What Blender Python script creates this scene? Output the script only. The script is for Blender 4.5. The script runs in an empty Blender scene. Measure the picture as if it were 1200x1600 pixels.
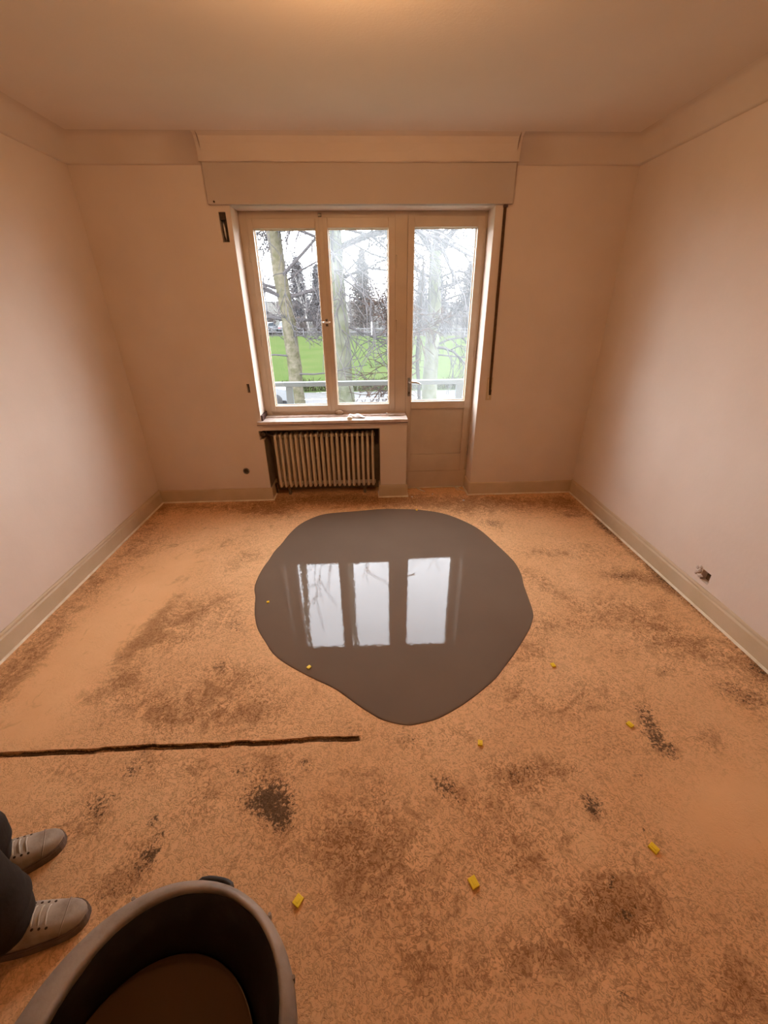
import bpy, bmesh, math, random
import numpy as np
from mathutils import Vector, Matrix

sc = bpy.context.scene
COL = sc.collection
R = math.radians
rng = random.Random(7)

# ------------------------------------------------------------------ camera
cam_d = bpy.data.cameras.new('camera')
cam_o = bpy.data.objects.new('camera', cam_d)
COL.objects.link(cam_o)
cam_d.sensor_fit = 'VERTICAL'
cam_d.sensor_height = 36.0
cam_d.lens = 637.8 / 1600.0 * 36.0
cam_d.clip_start = 0.02
cam_d.clip_end = 400
YAW, PITCH, ROLL = 0.03941, 0.46826, -0.01040
F = Vector((math.sin(YAW)*math.cos(PITCH), math.cos(YAW)*math.cos(PITCH), -math.sin(PITCH)))
R0 = Vector((math.cos(YAW), -math.sin(YAW), 0))
U0 = R0.cross(F)
Rv = R0*math.cos(ROLL) + U0*math.sin(ROLL)
Uv = -R0*math.sin(ROLL) + U0*math.cos(ROLL)
m3 = Matrix((Rv, Uv, -F)).transposed()
cam_o.matrix_world = Matrix.Translation((0, -3.4819, 1.6)) @ m3.to_4x4()
sc.camera = cam_o

# ------------------------------------------------------------------ sky (overcast: brighter towards the zenith)
SKY_H, SKY_Z = 22.0, 15.0
w = bpy.data.worlds.new('overcast_sky')
sc.world = w
w.use_nodes = True
nt = w.node_tree
nt.nodes.clear()
def wn(t, **k):
    n = nt.nodes.new(t)
    for a, b in k.items(): setattr(n, a, b)
    return n
tc = wn('ShaderNodeTexCoord')
sx = wn('ShaderNodeSeparateXYZ')
mr = wn('ShaderNodeMapRange')
mr.inputs['From Min'].default_value = 0.0
mr.inputs['From Max'].default_value = 1.0
mr.inputs['To Min'].default_value = SKY_H
mr.inputs['To Max'].default_value = SKY_Z
nz = wn('ShaderNodeTexNoise')
nz.inputs['Scale'].default_value = 3.0
nz.inputs['Detail'].default_value = 4.0
mz = wn('ShaderNodeMapRange')
mz.inputs['From Min'].default_value = 0.3
mz.inputs['From Max'].default_value = 0.7
mz.inputs['To Min'].default_value = 0.85
mz.inputs['To Max'].default_value = 1.12
mul = wn('ShaderNodeMath', operation='MULTIPLY')
bg = wn('ShaderNodeBackground')
bg.inputs['Color'].default_value = (0.89, 0.925, 1.0, 1)
wo = wn('ShaderNodeOutputWorld')
L = nt.links.new
L(tc.outputs['Generated'], sx.inputs[0]); L(sx.outputs['Z'], mr.inputs['Value'])
L(tc.outputs['Generated'], nz.inputs['Vector']); L(nz.outputs['Fac'], mz.inputs['Value'])
L(mr.outputs[0], mul.inputs[0]); L(mz.outputs[0], mul.inputs[1])
L(mul.outputs[0], bg.inputs['Strength']); L(bg.outputs[0], wo.inputs['Surface'])

# ------------------------------------------------------------------ exposure and light paths
LAMP_STRENGTH = 620.0
LAMP_COLOR = (1.0, 0.56, 0.26)
sc.view_settings.view_transform = 'Standard'
sc.view_settings.look = 'None'
sc.view_settings.exposure = 0.0
sc.view_settings.gamma = 1.0
sc.view_settings.use_curve_mapping = False
cy = sc.cycles
cy.max_bounces = 10
cy.diffuse_bounces = 6
cy.glossy_bounces = 5
cy.transparent_max_bounces = 16
cy.sample_clamp_indirect = 6.0
cy.caustics_reflective = False
cy.caustics_refractive = False
try: cy.use_denoising = True
except Exception: pass

# ------------------------------------------------------------------ materials
def mat(name, col, rough=0.6, metal=0.0, spec=0.5, col2=None, nscale=8.0, ndetail=4.0, lo=0.35, hi=0.65,
        bump=0.0, bscale=60.0, bdist=0.004, coat=0.0, ior=1.45):
    m = bpy.data.materials.new(name)
    m.use_nodes = True
    t = m.node_tree
    b = t.nodes['Principled BSDF']
    b.inputs['Base Color'].default_value = (*col, 1)
    b.inputs['Roughness'].default_value = rough
    b.inputs['Metallic'].default_value = metal
    b.inputs['Specular IOR Level'].default_value = spec
    b.inputs['IOR'].default_value = ior
    if coat: b.inputs['Coat Weight'].default_value = coat
    tcn = t.nodes.new('ShaderNodeTexCoord')
    if col2 is not None:
        n = t.nodes.new('ShaderNodeTexNoise')
        n.inputs['Scale'].default_value = nscale
        n.inputs['Detail'].default_value = ndetail
        r = t.nodes.new('ShaderNodeMapRange')
        r.inputs['From Min'].default_value = lo
        r.inputs['From Max'].default_value = hi
        mx = t.nodes.new('ShaderNodeMix'); mx.data_type = 'RGBA'
        mx.inputs[6].default_value = (*col, 1)
        mx.inputs[7].default_value = (*col2, 1)
        t.links.new(tcn.outputs['Object'], n.inputs['Vector'])
        t.links.new(n.outputs['Fac'], r.inputs['Value'])
        t.links.new(r.outputs[0], mx.inputs[0])
        t.links.new(mx.outputs[2], b.inputs['Base Color'])
    if bump:
        n = t.nodes.new('ShaderNodeTexNoise')
        n.inputs['Scale'].default_value = bscale
        n.inputs['Detail'].default_value = 5
        bp = t.nodes.new('ShaderNodeBump')
        bp.inputs['Strength'].default_value = bump
        bp.inputs['Distance'].default_value = bdist
        t.links.new(tcn.outputs['Object'], n.inputs['Vector'])
        t.links.new(n.outputs['Fac'], bp.inputs['Height'])
        t.links.new(bp.outputs[0], b.inputs['Normal'])
    return m

M = {}
M['wall'] = mat('wall_plaster', (.70, .59, .50), .85, col2=(.665, .555, .465), nscale=2.5, bump=.25, bscale=35, bdist=.003, spec=.25)
M['ceiling'] = mat('ceiling_plaster', (.76, .665, .575), .9, col2=(.73, .635, .545), nscale=2, bump=.3, bscale=90, bdist=.002, spec=.2)
M['box'] = mat('painted_board', (.52, .435, .365), .7, col2=(.50, .415, .345), nscale=3, spec=.3)
M['frame'] = mat('cream_window_paint', (.58, .465, .345), .42, col2=(.52, .41, .30), nscale=5, spec=.45)
M['bead'] = mat('white_glazing_putty', (.80, .76, .66), .5)
M['base'] = mat('baseboard_paint', (.58, .45, .30), .5, col2=(.52, .40, .25), nscale=6, spec=.4)
M['edge'] = mat('pale_edge_strip', (.82, .74, .58), .6, col2=(.7, .58, .4), nscale=14)
M['radiator'] = mat('radiator_enamel', (.66, .56, .42), .38, col2=(.58, .47, .33), nscale=12)
M['dark'] = mat('dark_cavity', (.035, .022, .014), .9, col2=(.08, .05, .03), nscale=30)  # paints cavity shade into slots and holes; also colours small dark parts
M['niche'] = mat('shaded_niche_plaster', (.27, .21, .14), .85, col2=(.17, .12, .075), nscale=6, bump=.3)  # shade behind the radiator is put into this plaster colour
M['sill'] = mat('sill_stone', (.66, .56, .50), .35, col2=(.42, .31, .25), nscale=18, ndetail=6, lo=.45, hi=.75)
M['sill_edge'] = mat('sill_dark_edge', (.07, .035, .03), .5)
M['metal'] = mat('brushed_metal', (.62, .60, .57), .28, metal=1.0)
M['oldmetal'] = mat('dull_old_metal', (.30, .27, .23), .45, metal=.8, col2=(.14, .11, .08), nscale=25)
M['brown_strap'] = mat('brown_woven_strap', (.12, .06, .025), .9, col2=(.08, .035, .015), nscale=60)
M['beige_plastic'] = mat('beige_plastic', (.55, .42, .27), .45)
M['yellow'] = mat('yellow_plastic', (.92, .68, .03), .4, spec=.5)
M['tub'] = mat('black_rubber_tub', (.016, .012, .010), .5, col2=(.05, .043, .038), nscale=9, ndetail=8, lo=.52, hi=.72, bump=.3, bscale=40)
M['tub_rim'] = mat('mortar_stained_rim', (.38, .315, .26), .5, col2=(.19, .15, .12), nscale=7, ndetail=8, lo=.40, hi=.62, bump=.4, bscale=50)
M['slurry'] = mat('shaded_wet_slurry', (.075, .040, .016), .3, spec=.2)  # same compound as the puddle, coloured darker for the shade inside the tub
M['trouser'] = mat('dark_work_trousers', (.026, .018, .013), .9, col2=(.014, .009, .006), nscale=14, bump=.5, bscale=25, bdist=.006)
M['shirt'] = mat('dark_work_jacket', (.04, .04, .05), .9)
M['skin'] = mat('skin', (.55, .33, .24), .5)
M['hair'] = mat('dark_hair', (.03, .02, .015), .6)
M['eye'] = mat('eye_white', (.75, .72, .68), .2)
M['shoe'] = mat('dusty_shoe_leather', (.40, .325, .25), .75, col2=(.24, .18, .13), nscale=22, ndetail=7, lo=.4, hi=.68, bump=.4, bscale=80, bdist=.002)
M['sole'] = mat('shoe_sole', (.09, .06, .045), .8, col2=(.17, .12, .09), nscale=16)
M['lace'] = mat('shoe_lace', (.52, .45, .36), .8)
M['white'] = mat('white_plastic', (.80, .79, .80), .4)
M['tan'] = mat('tan_lump', (.42, .30, .19), .85, col2=(.30, .20, .12), nscale=40)
M['rail'] = mat('pale_painted_rail', (.075, .088, .092), .4)
M['concrete'] = mat('balcony_concrete', (.025, .025, .024), .9, col2=(.018, .018, .017), nscale=3)
M['asphalt'] = mat('pale_road', (.021, .021, .023), .85, col2=(.017, .017, .017), nscale=.4)
M['pavement'] = mat('pavement_slabs', (.026, .026, .025), .9, col2=(.021, .021, .02), nscale=1.2)
M['lawn'] = mat('lawn_grass', (.028, .041, .0135), .95, col2=(.034, .044, .0165), nscale=.35, ndetail=8, bump=.6, bscale=6, bdist=.05, spec=0)
M['bank'] = mat('winter_bank', (.026, .023, .02), .95, col2=(.020, .021, .015), nscale=.3, ndetail=8, spec=.1)
M['bark_moss'] = mat('mossy_bark', (.048, .045, .026), .95, col2=(.080, .070, .052), nscale=7, ndetail=8, bump=1, bscale=12, bdist=.04, spec=.1)
M['bark_plane'] = mat('grey_plane_bark', (.088, .089, .070), .95, col2=(.052, .055, .030), nscale=3, ndetail=8, bump=.6, bscale=10, bdist=.03, spec=.1)
M['bark_dark'] = mat('dark_bark', (.012, .010, .009), .95, col2=(.018, .015, .013), nscale=8, spec=.1)
M['twig'] = mat('grey_twigs', (.048, .044, .045), .95, spec=.1)
M['rusttwig'] = mat('rusty_twigs', (.028, .016, .011), .95, spec=.1)
M['fartwig'] = mat('hazy_far_twigs', (.082, .080, .084), .95, spec=.05)  # greyed bark colour, distance haze painted in
M['farbrown'] = mat('hazy_brown_twigs', (.076, .066, .061), .95, spec=.05)  # brown bark with the distance haze mixed into its colour
M['birch'] = mat('white_birch_bark', (.085, .08, .075), .9)
M['hedge'] = mat('hedge_leaves', (.014, .015, .006), .9, col2=(.022, .018, .010), nscale=5, spec=.15)
M['carwhite'] = mat('white_car_paint', (.11, .115, .12), .3)
M['cargrey'] = mat('silver_car_paint', (.05, .052, .056), .3)
M['carglass'] = mat('car_glass', (.03, .035, .04), .08)
M['tyre'] = mat('tyre_rubber', (.02, .02, .02), .8)

def floor_material():
    m = bpy.data.materials.new('stained_screed'); m.use_nodes = True
    t = m.node_tree; N = t.nodes; K = t.links.new
    b = N['Principled BSDF']
    tcn = N.new('ShaderNodeTexCoord')
    at = N.new('ShaderNodeAttribute'); at.attribute_name = 'stain'; at.attribute_type = 'GEOMETRY'
    sp = N.new('ShaderNodeSeparateColor'); K(at.outputs['Color'], sp.inputs[0])
    def noise(scale, detail, rough=.55, dist=0.0, vec=None):
        n = N.new('ShaderNodeTexNoise')
        n.inputs['Scale'].default_value = scale; n.inputs['Detail'].default_value = detail
        n.inputs['Roughness'].default_value = rough; n.inputs['Distortion'].default_value = dist
        K(vec or tcn.outputs['Object'], n.inputs['Vector']); return n.outputs['Fac']
    def mr_(v, a, c, lo=0., hi=1., smooth=False):
        n = N.new('ShaderNodeMapRange'); n.clamp = True
        if smooth: n.interpolation_type = 'SMOOTHSTEP'
        for k_, x in zip(('From Min', 'From Max', 'To Min', 'To Max'), (a, c, lo, hi)): n.inputs[k_].default_value = x
        K(v, n.inputs['Value']); return n.outputs[0]
    def op(o, a, c):
        n = N.new('ShaderNodeMath'); n.operation = o
        for i, v in enumerate((a, c)):
            if isinstance(v, (int, float)): n.inputs[i].default_value = v
            else: K(v, n.inputs[i])
        return n.outputs[0]
    def mix(f, c1, c2):
        n = N.new('ShaderNodeMix'); n.data_type = 'RGBA'; K(f, n.inputs[0])
        for i, c in ((6, c1), (7, c2)):
            if isinstance(c, tuple): n.inputs[i].default_value = (*c, 1)
            else: K(c, n.inputs[i])
        return n.outputs[2]
    big = noise(2.2, 5, .6)
    med = noise(11, 9, .68, .9)
    wrm = noise(62, 5, .62, 1.8)          # worm-like adhesive residue
    wrm2 = noise(30, 6, .68, 2.4)
    speck = noise(130, 3, .6, .4)
    spots = noise(75, 5, .75, .5)
    base = mix(mr_(big, .35, .65), (.87, .525, .265), (.80, .46, .22))
    texmask = op('SUBTRACT', 1.0, op('MULTIPLY', sp.outputs[2], .85))
    w_ = op('MULTIPLY', mr_(wrm, .49, .60, 0, 1, True), texmask)
    w2_ = op('MULTIPLY', mr_(wrm2, .50, .62, 0, 1, True), texmask)
    amount = op('ADD', .33, op('MULTIPLY', sp.outputs[0], .95))
    c = mix(op('MULTIPLY', w_, op('MULTIPLY', amount, .85)), base, (.30, .135, .048))
    c = mix(op('MULTIPLY', w2_, op('MULTIPLY', amount, .75)), c, (.33, .15, .055))
    bs = op('MULTIPLY', mr_(op('ADD', op('MULTIPLY', sp.outputs[0], .75), op('MULTIPLY', op('SUBTRACT', med, .5), 2.6)), .22, .78), .60)
    c = mix(bs, c, (.27, .122, .040))
    ds = mr_(op('ADD', op('MULTIPLY', sp.outputs[1], .55), op('MULTIPLY', op('SUBTRACT', spots, .5), 2.6)), .42, .62)
    ds = op('MULTIPLY', ds, mr_(sp.outputs[1], .05, .3))
    c = mix(op('MULTIPLY', ds, .85), c, (.060, .036, .018))
    lightf = op('MULTIPLY', op('MULTIPLY', mr_(speck, .60, .72), texmask), .45)
    c = mix(lightf, c, (.80, .52, .31))
    K(c, b.inputs['Base Color'])
    b.inputs['Roughness'].default_value = .88
    b.inputs['Specular IOR Level'].default_value = .22
    h = op('ADD', op('MULTIPLY', w_, .5), op('ADD', op('MULTIPLY', w2_, .5), op('MULTIPLY', med, .5)))
    bp = N.new('ShaderNodeBump'); bp.inputs['Strength'].default_value = .6; bp.inputs['Distance'].default_value = .004
    K(h, bp.inputs['Height']); K(bp.outputs[0], b.inputs['Normal'])
    return m
M['floor'] = floor_material()

def puddle_material():
    m = mat('wet_levelling_compound', (.165, .120, .088), .02, spec=.5, ior=1.33, col2=(.155, .113, .083), nscale=3)
    t = m.node_tree; b = t.nodes['Principled BSDF']
    tcn = t.nodes.new('ShaderNodeTexCoord')
    n = t.nodes.new('ShaderNodeTexNoise'); n.inputs['Scale'].default_value = 55; n.inputs['Detail'].default_value = 2
    bp = t.nodes.new('ShaderNodeBump'); bp.inputs['Strength'].default_value = .05; bp.inputs['Distance'].default_value = .002
    t.links.new(tcn.outputs['Object'], n.inputs['Vector']); t.links.new(n.outputs['Fac'], bp.inputs['Height'])
    t.links.new(bp.outputs[0], b.inputs['Normal'])
    return m
M['cornice'] = mat('cornice_plaster', (.64, .54, .455), .88, col2=(.61, .51, .425), nscale=3, spec=.2)
M['hole'] = mat('rough_brown_hole', (.22, .15, .09), .95, col2=(.12, .08, .05), nscale=40)
M['puddle'] = puddle_material()

def glass_material(name, haze):
    """Thin window pane: mostly clear, a Fresnel mirror sheen, and (haze) a dirty white film that lets light through."""
    m = bpy.data.materials.new(name); m.use_nodes = True
    t = m.node_tree; N = t.nodes; K = t.links.new
    N.clear()
    out = N.new('ShaderNodeOutputMaterial')
    tr = N.new('ShaderNodeBsdfTransparent'); tr.inputs[0].default_value = (.99, .995, .99, 1)
    gl = N.new('ShaderNodeBsdfGlossy'); gl.inputs['Roughness'].default_value = 0.0
    lw = N.new('ShaderNodeLayerWeight'); lw.inputs['Blend'].default_value = .5
    p5 = N.new('ShaderNodeMath'); p5.operation = 'POWER'; p5.inputs[1].default_value = 5.0; K(lw.outputs['Facing'], p5.inputs[0])
    fr = N.new('ShaderNodeMath'); fr.operation = 'MULTIPLY_ADD'; fr.inputs[1].default_value = .96; fr.inputs[2].default_value = .035; K(p5.outputs[0], fr.inputs[0])
    mx = N.new('ShaderNodeMixShader')
    K(fr.outputs[0], mx.inputs[0]); K(tr.outputs[0], mx.inputs[1]); K(gl.outputs[0], mx.inputs[2])
    last = mx.outputs[0]
    if haze:
        tl = N.new('ShaderNodeBsdfTranslucent'); tl.inputs[0].default_value = (.78, .82, .83, 1)
        tcn = N.new('ShaderNodeTexCoord'); s = N.new('ShaderNodeSeparateXYZ'); K(tcn.outputs['Generated'], s.inputs[0])
        up = N.new('ShaderNodeMapRange'); up.interpolation_type = 'SMOOTHSTEP'
        for k_, x in zip(('From Min', 'From Max', 'To Min', 'To Max'), (.62, .88, haze, .06)): up.inputs[k_].default_value = x
        K(s.outputs['Z'], up.inputs['Value'])
        mp = N.new('ShaderNodeMapping'); mp.inputs['Scale'].default_value = (7, 1, 1.6); K(tcn.outputs['Generated'], mp.inputs[0])
        n = N.new('ShaderNodeTexNoise'); n.inputs['Scale'].default_value = 2.5; n.inputs['Detail'].default_value = 5; K(mp.outputs[0], n.inputs['Vector'])
        r = N.new('ShaderNodeMapRange')
        for k_, x in zip(('From Min', 'From Max', 'To Min', 'To Max'), (.3, .7, .72, 1.12)): r.inputs[k_].default_value = x
        K(n.outputs['Fac'], r.inputs['Value'])
        ml = N.new('ShaderNodeMath'); ml.operation = 'MULTIPLY'; ml.use_clamp = True
        K(up.outputs[0], ml.inputs[0]); K(r.outputs[0], ml.inputs[1])
        m2 = N.new('ShaderNodeMixShader'); K(ml.outputs[0], m2.inputs[0]); K(last, m2.inputs[1]); K(tl.outputs[0], m2.inputs[2])
        last = m2.outputs[0]
    K(last, out.inputs['Surface'])
    return m
M['glass'] = glass_material('clear_pane', 0)
M['glass_mist'] = glass_material('slightly_dusty_pane', .005)
M['glass_haze'] = glass_material('misted_pane', .045)

def emit(name, col, strength):
    m = bpy.data.materials.new(name); m.use_nodes = True
    b = m.node_tree.nodes['Principled BSDF']
    b.inputs['Base Color'].default_value = (.8, .8, .8, 1)
    b.inputs['Emission Color'].default_value = (*col, 1)
    b.inputs['Emission Strength'].default_value = strength
    return m
M['bulb'] = emit('glowing_bulb', LAMP_COLOR, LAMP_STRENGTH)

# ------------------------------------------------------------------ mesh helpers
class MB:
    def __init__(s): s.v = []; s.f = []; s.sm = []
    def add(s, vs, fs, smooth=False):
        o = len(s.v); s.v += [tuple(p) for p in vs]
        s.f += [tuple(i+o for i in f) for f in fs]; s.sm += [smooth]*len(fs)
        return s
    def box(s, a, b):
        (x0, y0, z0), (x1, y1, z1) = a, b
        vs = [(x0,y0,z0),(x1,y0,z0),(x1,y1,z0),(x0,y1,z0),(x0,y0,z1),(x1,y0,z1),(x1,y1,z1),(x0,y1,z1)]
        return s.add(vs, [(3,2,1,0),(4,5,6,7),(0,1,5,4),(1,2,6,5),(2,3,7,6),(3,0,4,7)])
    def bbox(s, a, b, r=.004):
        """box with chamfered edges"""
        bm = bmesh.new()
        bmesh.ops.create_cube(bm, size=1)
        for v in bm.verts:
            v.co = Vector([(a[i]+b[i])/2 + v.co[i]*(b[i]-a[i]) for i in range(3)])
        bmesh.ops.bevel(bm, geom=bm.edges[:], offset=r, segments=2, affect='EDGES', profile=.6)
        bm.verts.index_update()
        s.add([v.co for v in bm.verts], [[v.index for v in f.verts] for f in bm.faces], False)
        bm.free(); return s
    def tube(s, pts, rad, n=8, caps=True, smooth=True):
        pts = [Vector(p) for p in pts]
        if isinstance(rad, (int, float)): rad = [rad]*len(pts)
        vs = []; fs = []; up = None
        for i, p in enumerate(pts):
            d = (pts[min(i+1, len(pts)-1)] - pts[max(i-1, 0)])
            if d.length < 1e-9: d = Vector((0, 0, 1))
            d.normalize()
            if up is None: up = Vector((0,0,1)) if abs(d.z) < .9 else Vector((1,0,0))
            a = d.cross(up)
            if a.length < 1e-6: a = d.orthogonal()
            a.normalize(); b = a.cross(d).normalized(); up = b
            for k in range(n):
                t = 2*math.pi*k/n
                vs.append(p + (a*math.cos(t) + b*math.sin(t))*rad[i])
        for i in range(len(pts)-1):
            for k in range(n):
                fs.append((i*n+k, i*n+(k+1) % n, (i+1)*n+(k+1) % n, (i+1)*n+k))
        s.add(vs, fs, smooth)
        if caps:
            o = len(s.v) - len(vs)
            s.f.append(tuple(o+k for k in range(n))[::-1]); s.sm.append(False)
            s.f.append(tuple(o+(len(pts)-1)*n+k for k in range(n))); s.sm.append(False)
        return s
    def lathe(s, prof, n=32, c=(0, 0, 0), smooth=True, close=False):
        vs = [(c[0]+r*math.cos(2*math.pi*k/n), c[1]+r*math.sin(2*math.pi*k/n), c[2]+z) for r, z in prof for k in range(n)]
        fs = []
        m = len(prof)
        for i in range(m-1 if not close else m):
            j = (i+1) % m
            for k in range(n):
                fs.append((i*n+k, i*n+(k+1) % n, j*n+(k+1) % n, j*n+k))
        return s.add(vs, fs, smooth)
    def prism(s, poly, z0, z1, tr=lambda x, y, z: (x, y, z)):
        n = len(poly)
        vs = [tr(x, y, z0) for x, y in poly] + [tr(x, y, z1) for x, y in poly]
        fs = [tuple(range(n))[::-1], tuple(range(n, 2*n))] + [(i, (i+1) % n, n+(i+1) % n, n+i) for i in range(n)]
        return s.add(vs, fs)
    def sweep(s, prof, path, jitter=None, step=None):
        """profile (inward offset, z) swept along a plan path; the inside lies to the right of the path"""
        P = [Vector(p) for p in path]; offs = []
        for i in range(len(P)):
            ds = []
            if i > 0: ds.append((P[i]-P[i-1]).normalized())
            if i < len(P)-1: ds.append((P[i+1]-P[i]).normalized())
            ns = [Vector((d.y, -d.x)) for d in ds]
            if len(ns) == 1: offs.append(ns[0])
            else:
                b = (ns[0]+ns[1]); b = b/(1+ns[0].dot(ns[1])); offs.append(b)
        Q = []
        for i in range(len(P)-1):
            k = max(1, int((P[i+1]-P[i]).length/step)) if step else 1
            for j in range(k):
                t = j/k
                o = offs[i] if j == 0 else Vector(((P[i+1]-P[i]).normalized().y, -(P[i+1]-P[i]).normalized().x))
                Q.append((P[i].lerp(P[i+1], t), o))
        Q.append((P[-1], offs[-1]))
        n = len(prof); vs = []; fs = []
        for p, o in Q:
            for k, (a, z) in enumerate(prof):
                j = jitter(k) if jitter else (0, 0)
                q = p + o*(a+j[0]); vs.append((q.x, q.y, z+j[1]))
        for i in range(len(Q)-1):
            for k in range(n-1):
                fs.append((i*n+k, (i+1)*n+k, (i+1)*n+k+1, i*n+k+1))
        fs.append(tuple(range(n))); fs.append(tuple(range((len(Q)-1)*n, len(Q)*n))[::-1])
        return s.add(vs, fs)
    def build(s, name, m, parent=None, loc=None, fix=True):
        me = bpy.data.meshes.new(name)
        me.from_pydata([tuple(p) for p in s.v], [], s.f)
        me.polygons.foreach_set('use_smooth', s.sm)
        ms = m if isinstance(m, (list, tuple)) else [m]
        for x in ms: me.materials.append(x)
        if fix:
            bm = bmesh.new(); bm.from_mesh(me)
            bmesh.ops.recalc_face_normals(bm, faces=bm.faces[:]); bm.to_mesh(me); bm.free()
        me.update()
        o = bpy.data.objects.new(name, me); COL.objects.link(o)
        if parent is not None: o.parent = parent
        if loc is not None: o.location = loc
        return o

def tag(o, label, cat, group=None, kind=None):
    if label: o['label'] = label
    if cat: o['category'] = cat
    if group: o['group'] = group
    if kind: o['kind'] = kind
    return o
def thing(name, label, cat, loc=(0, 0, 0), rz=0, group=None):
    o = bpy.data.objects.new(name, None); COL.objects.link(o)
    o.empty_display_size = .1
    o.location = loc; o.rotation_euler = (0, 0, rz)
    return tag(o, label, cat, group)
def struct(o, label=None, cat='structure'):
    o['kind'] = 'structure'
    return tag(o, label, cat)
def copy_tree(o, parent=None):
    c = o.copy(); COL.objects.link(c)
    if parent is not None: c.parent = parent
    for ch in o.children: copy_tree(ch, c)
    return c

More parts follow.
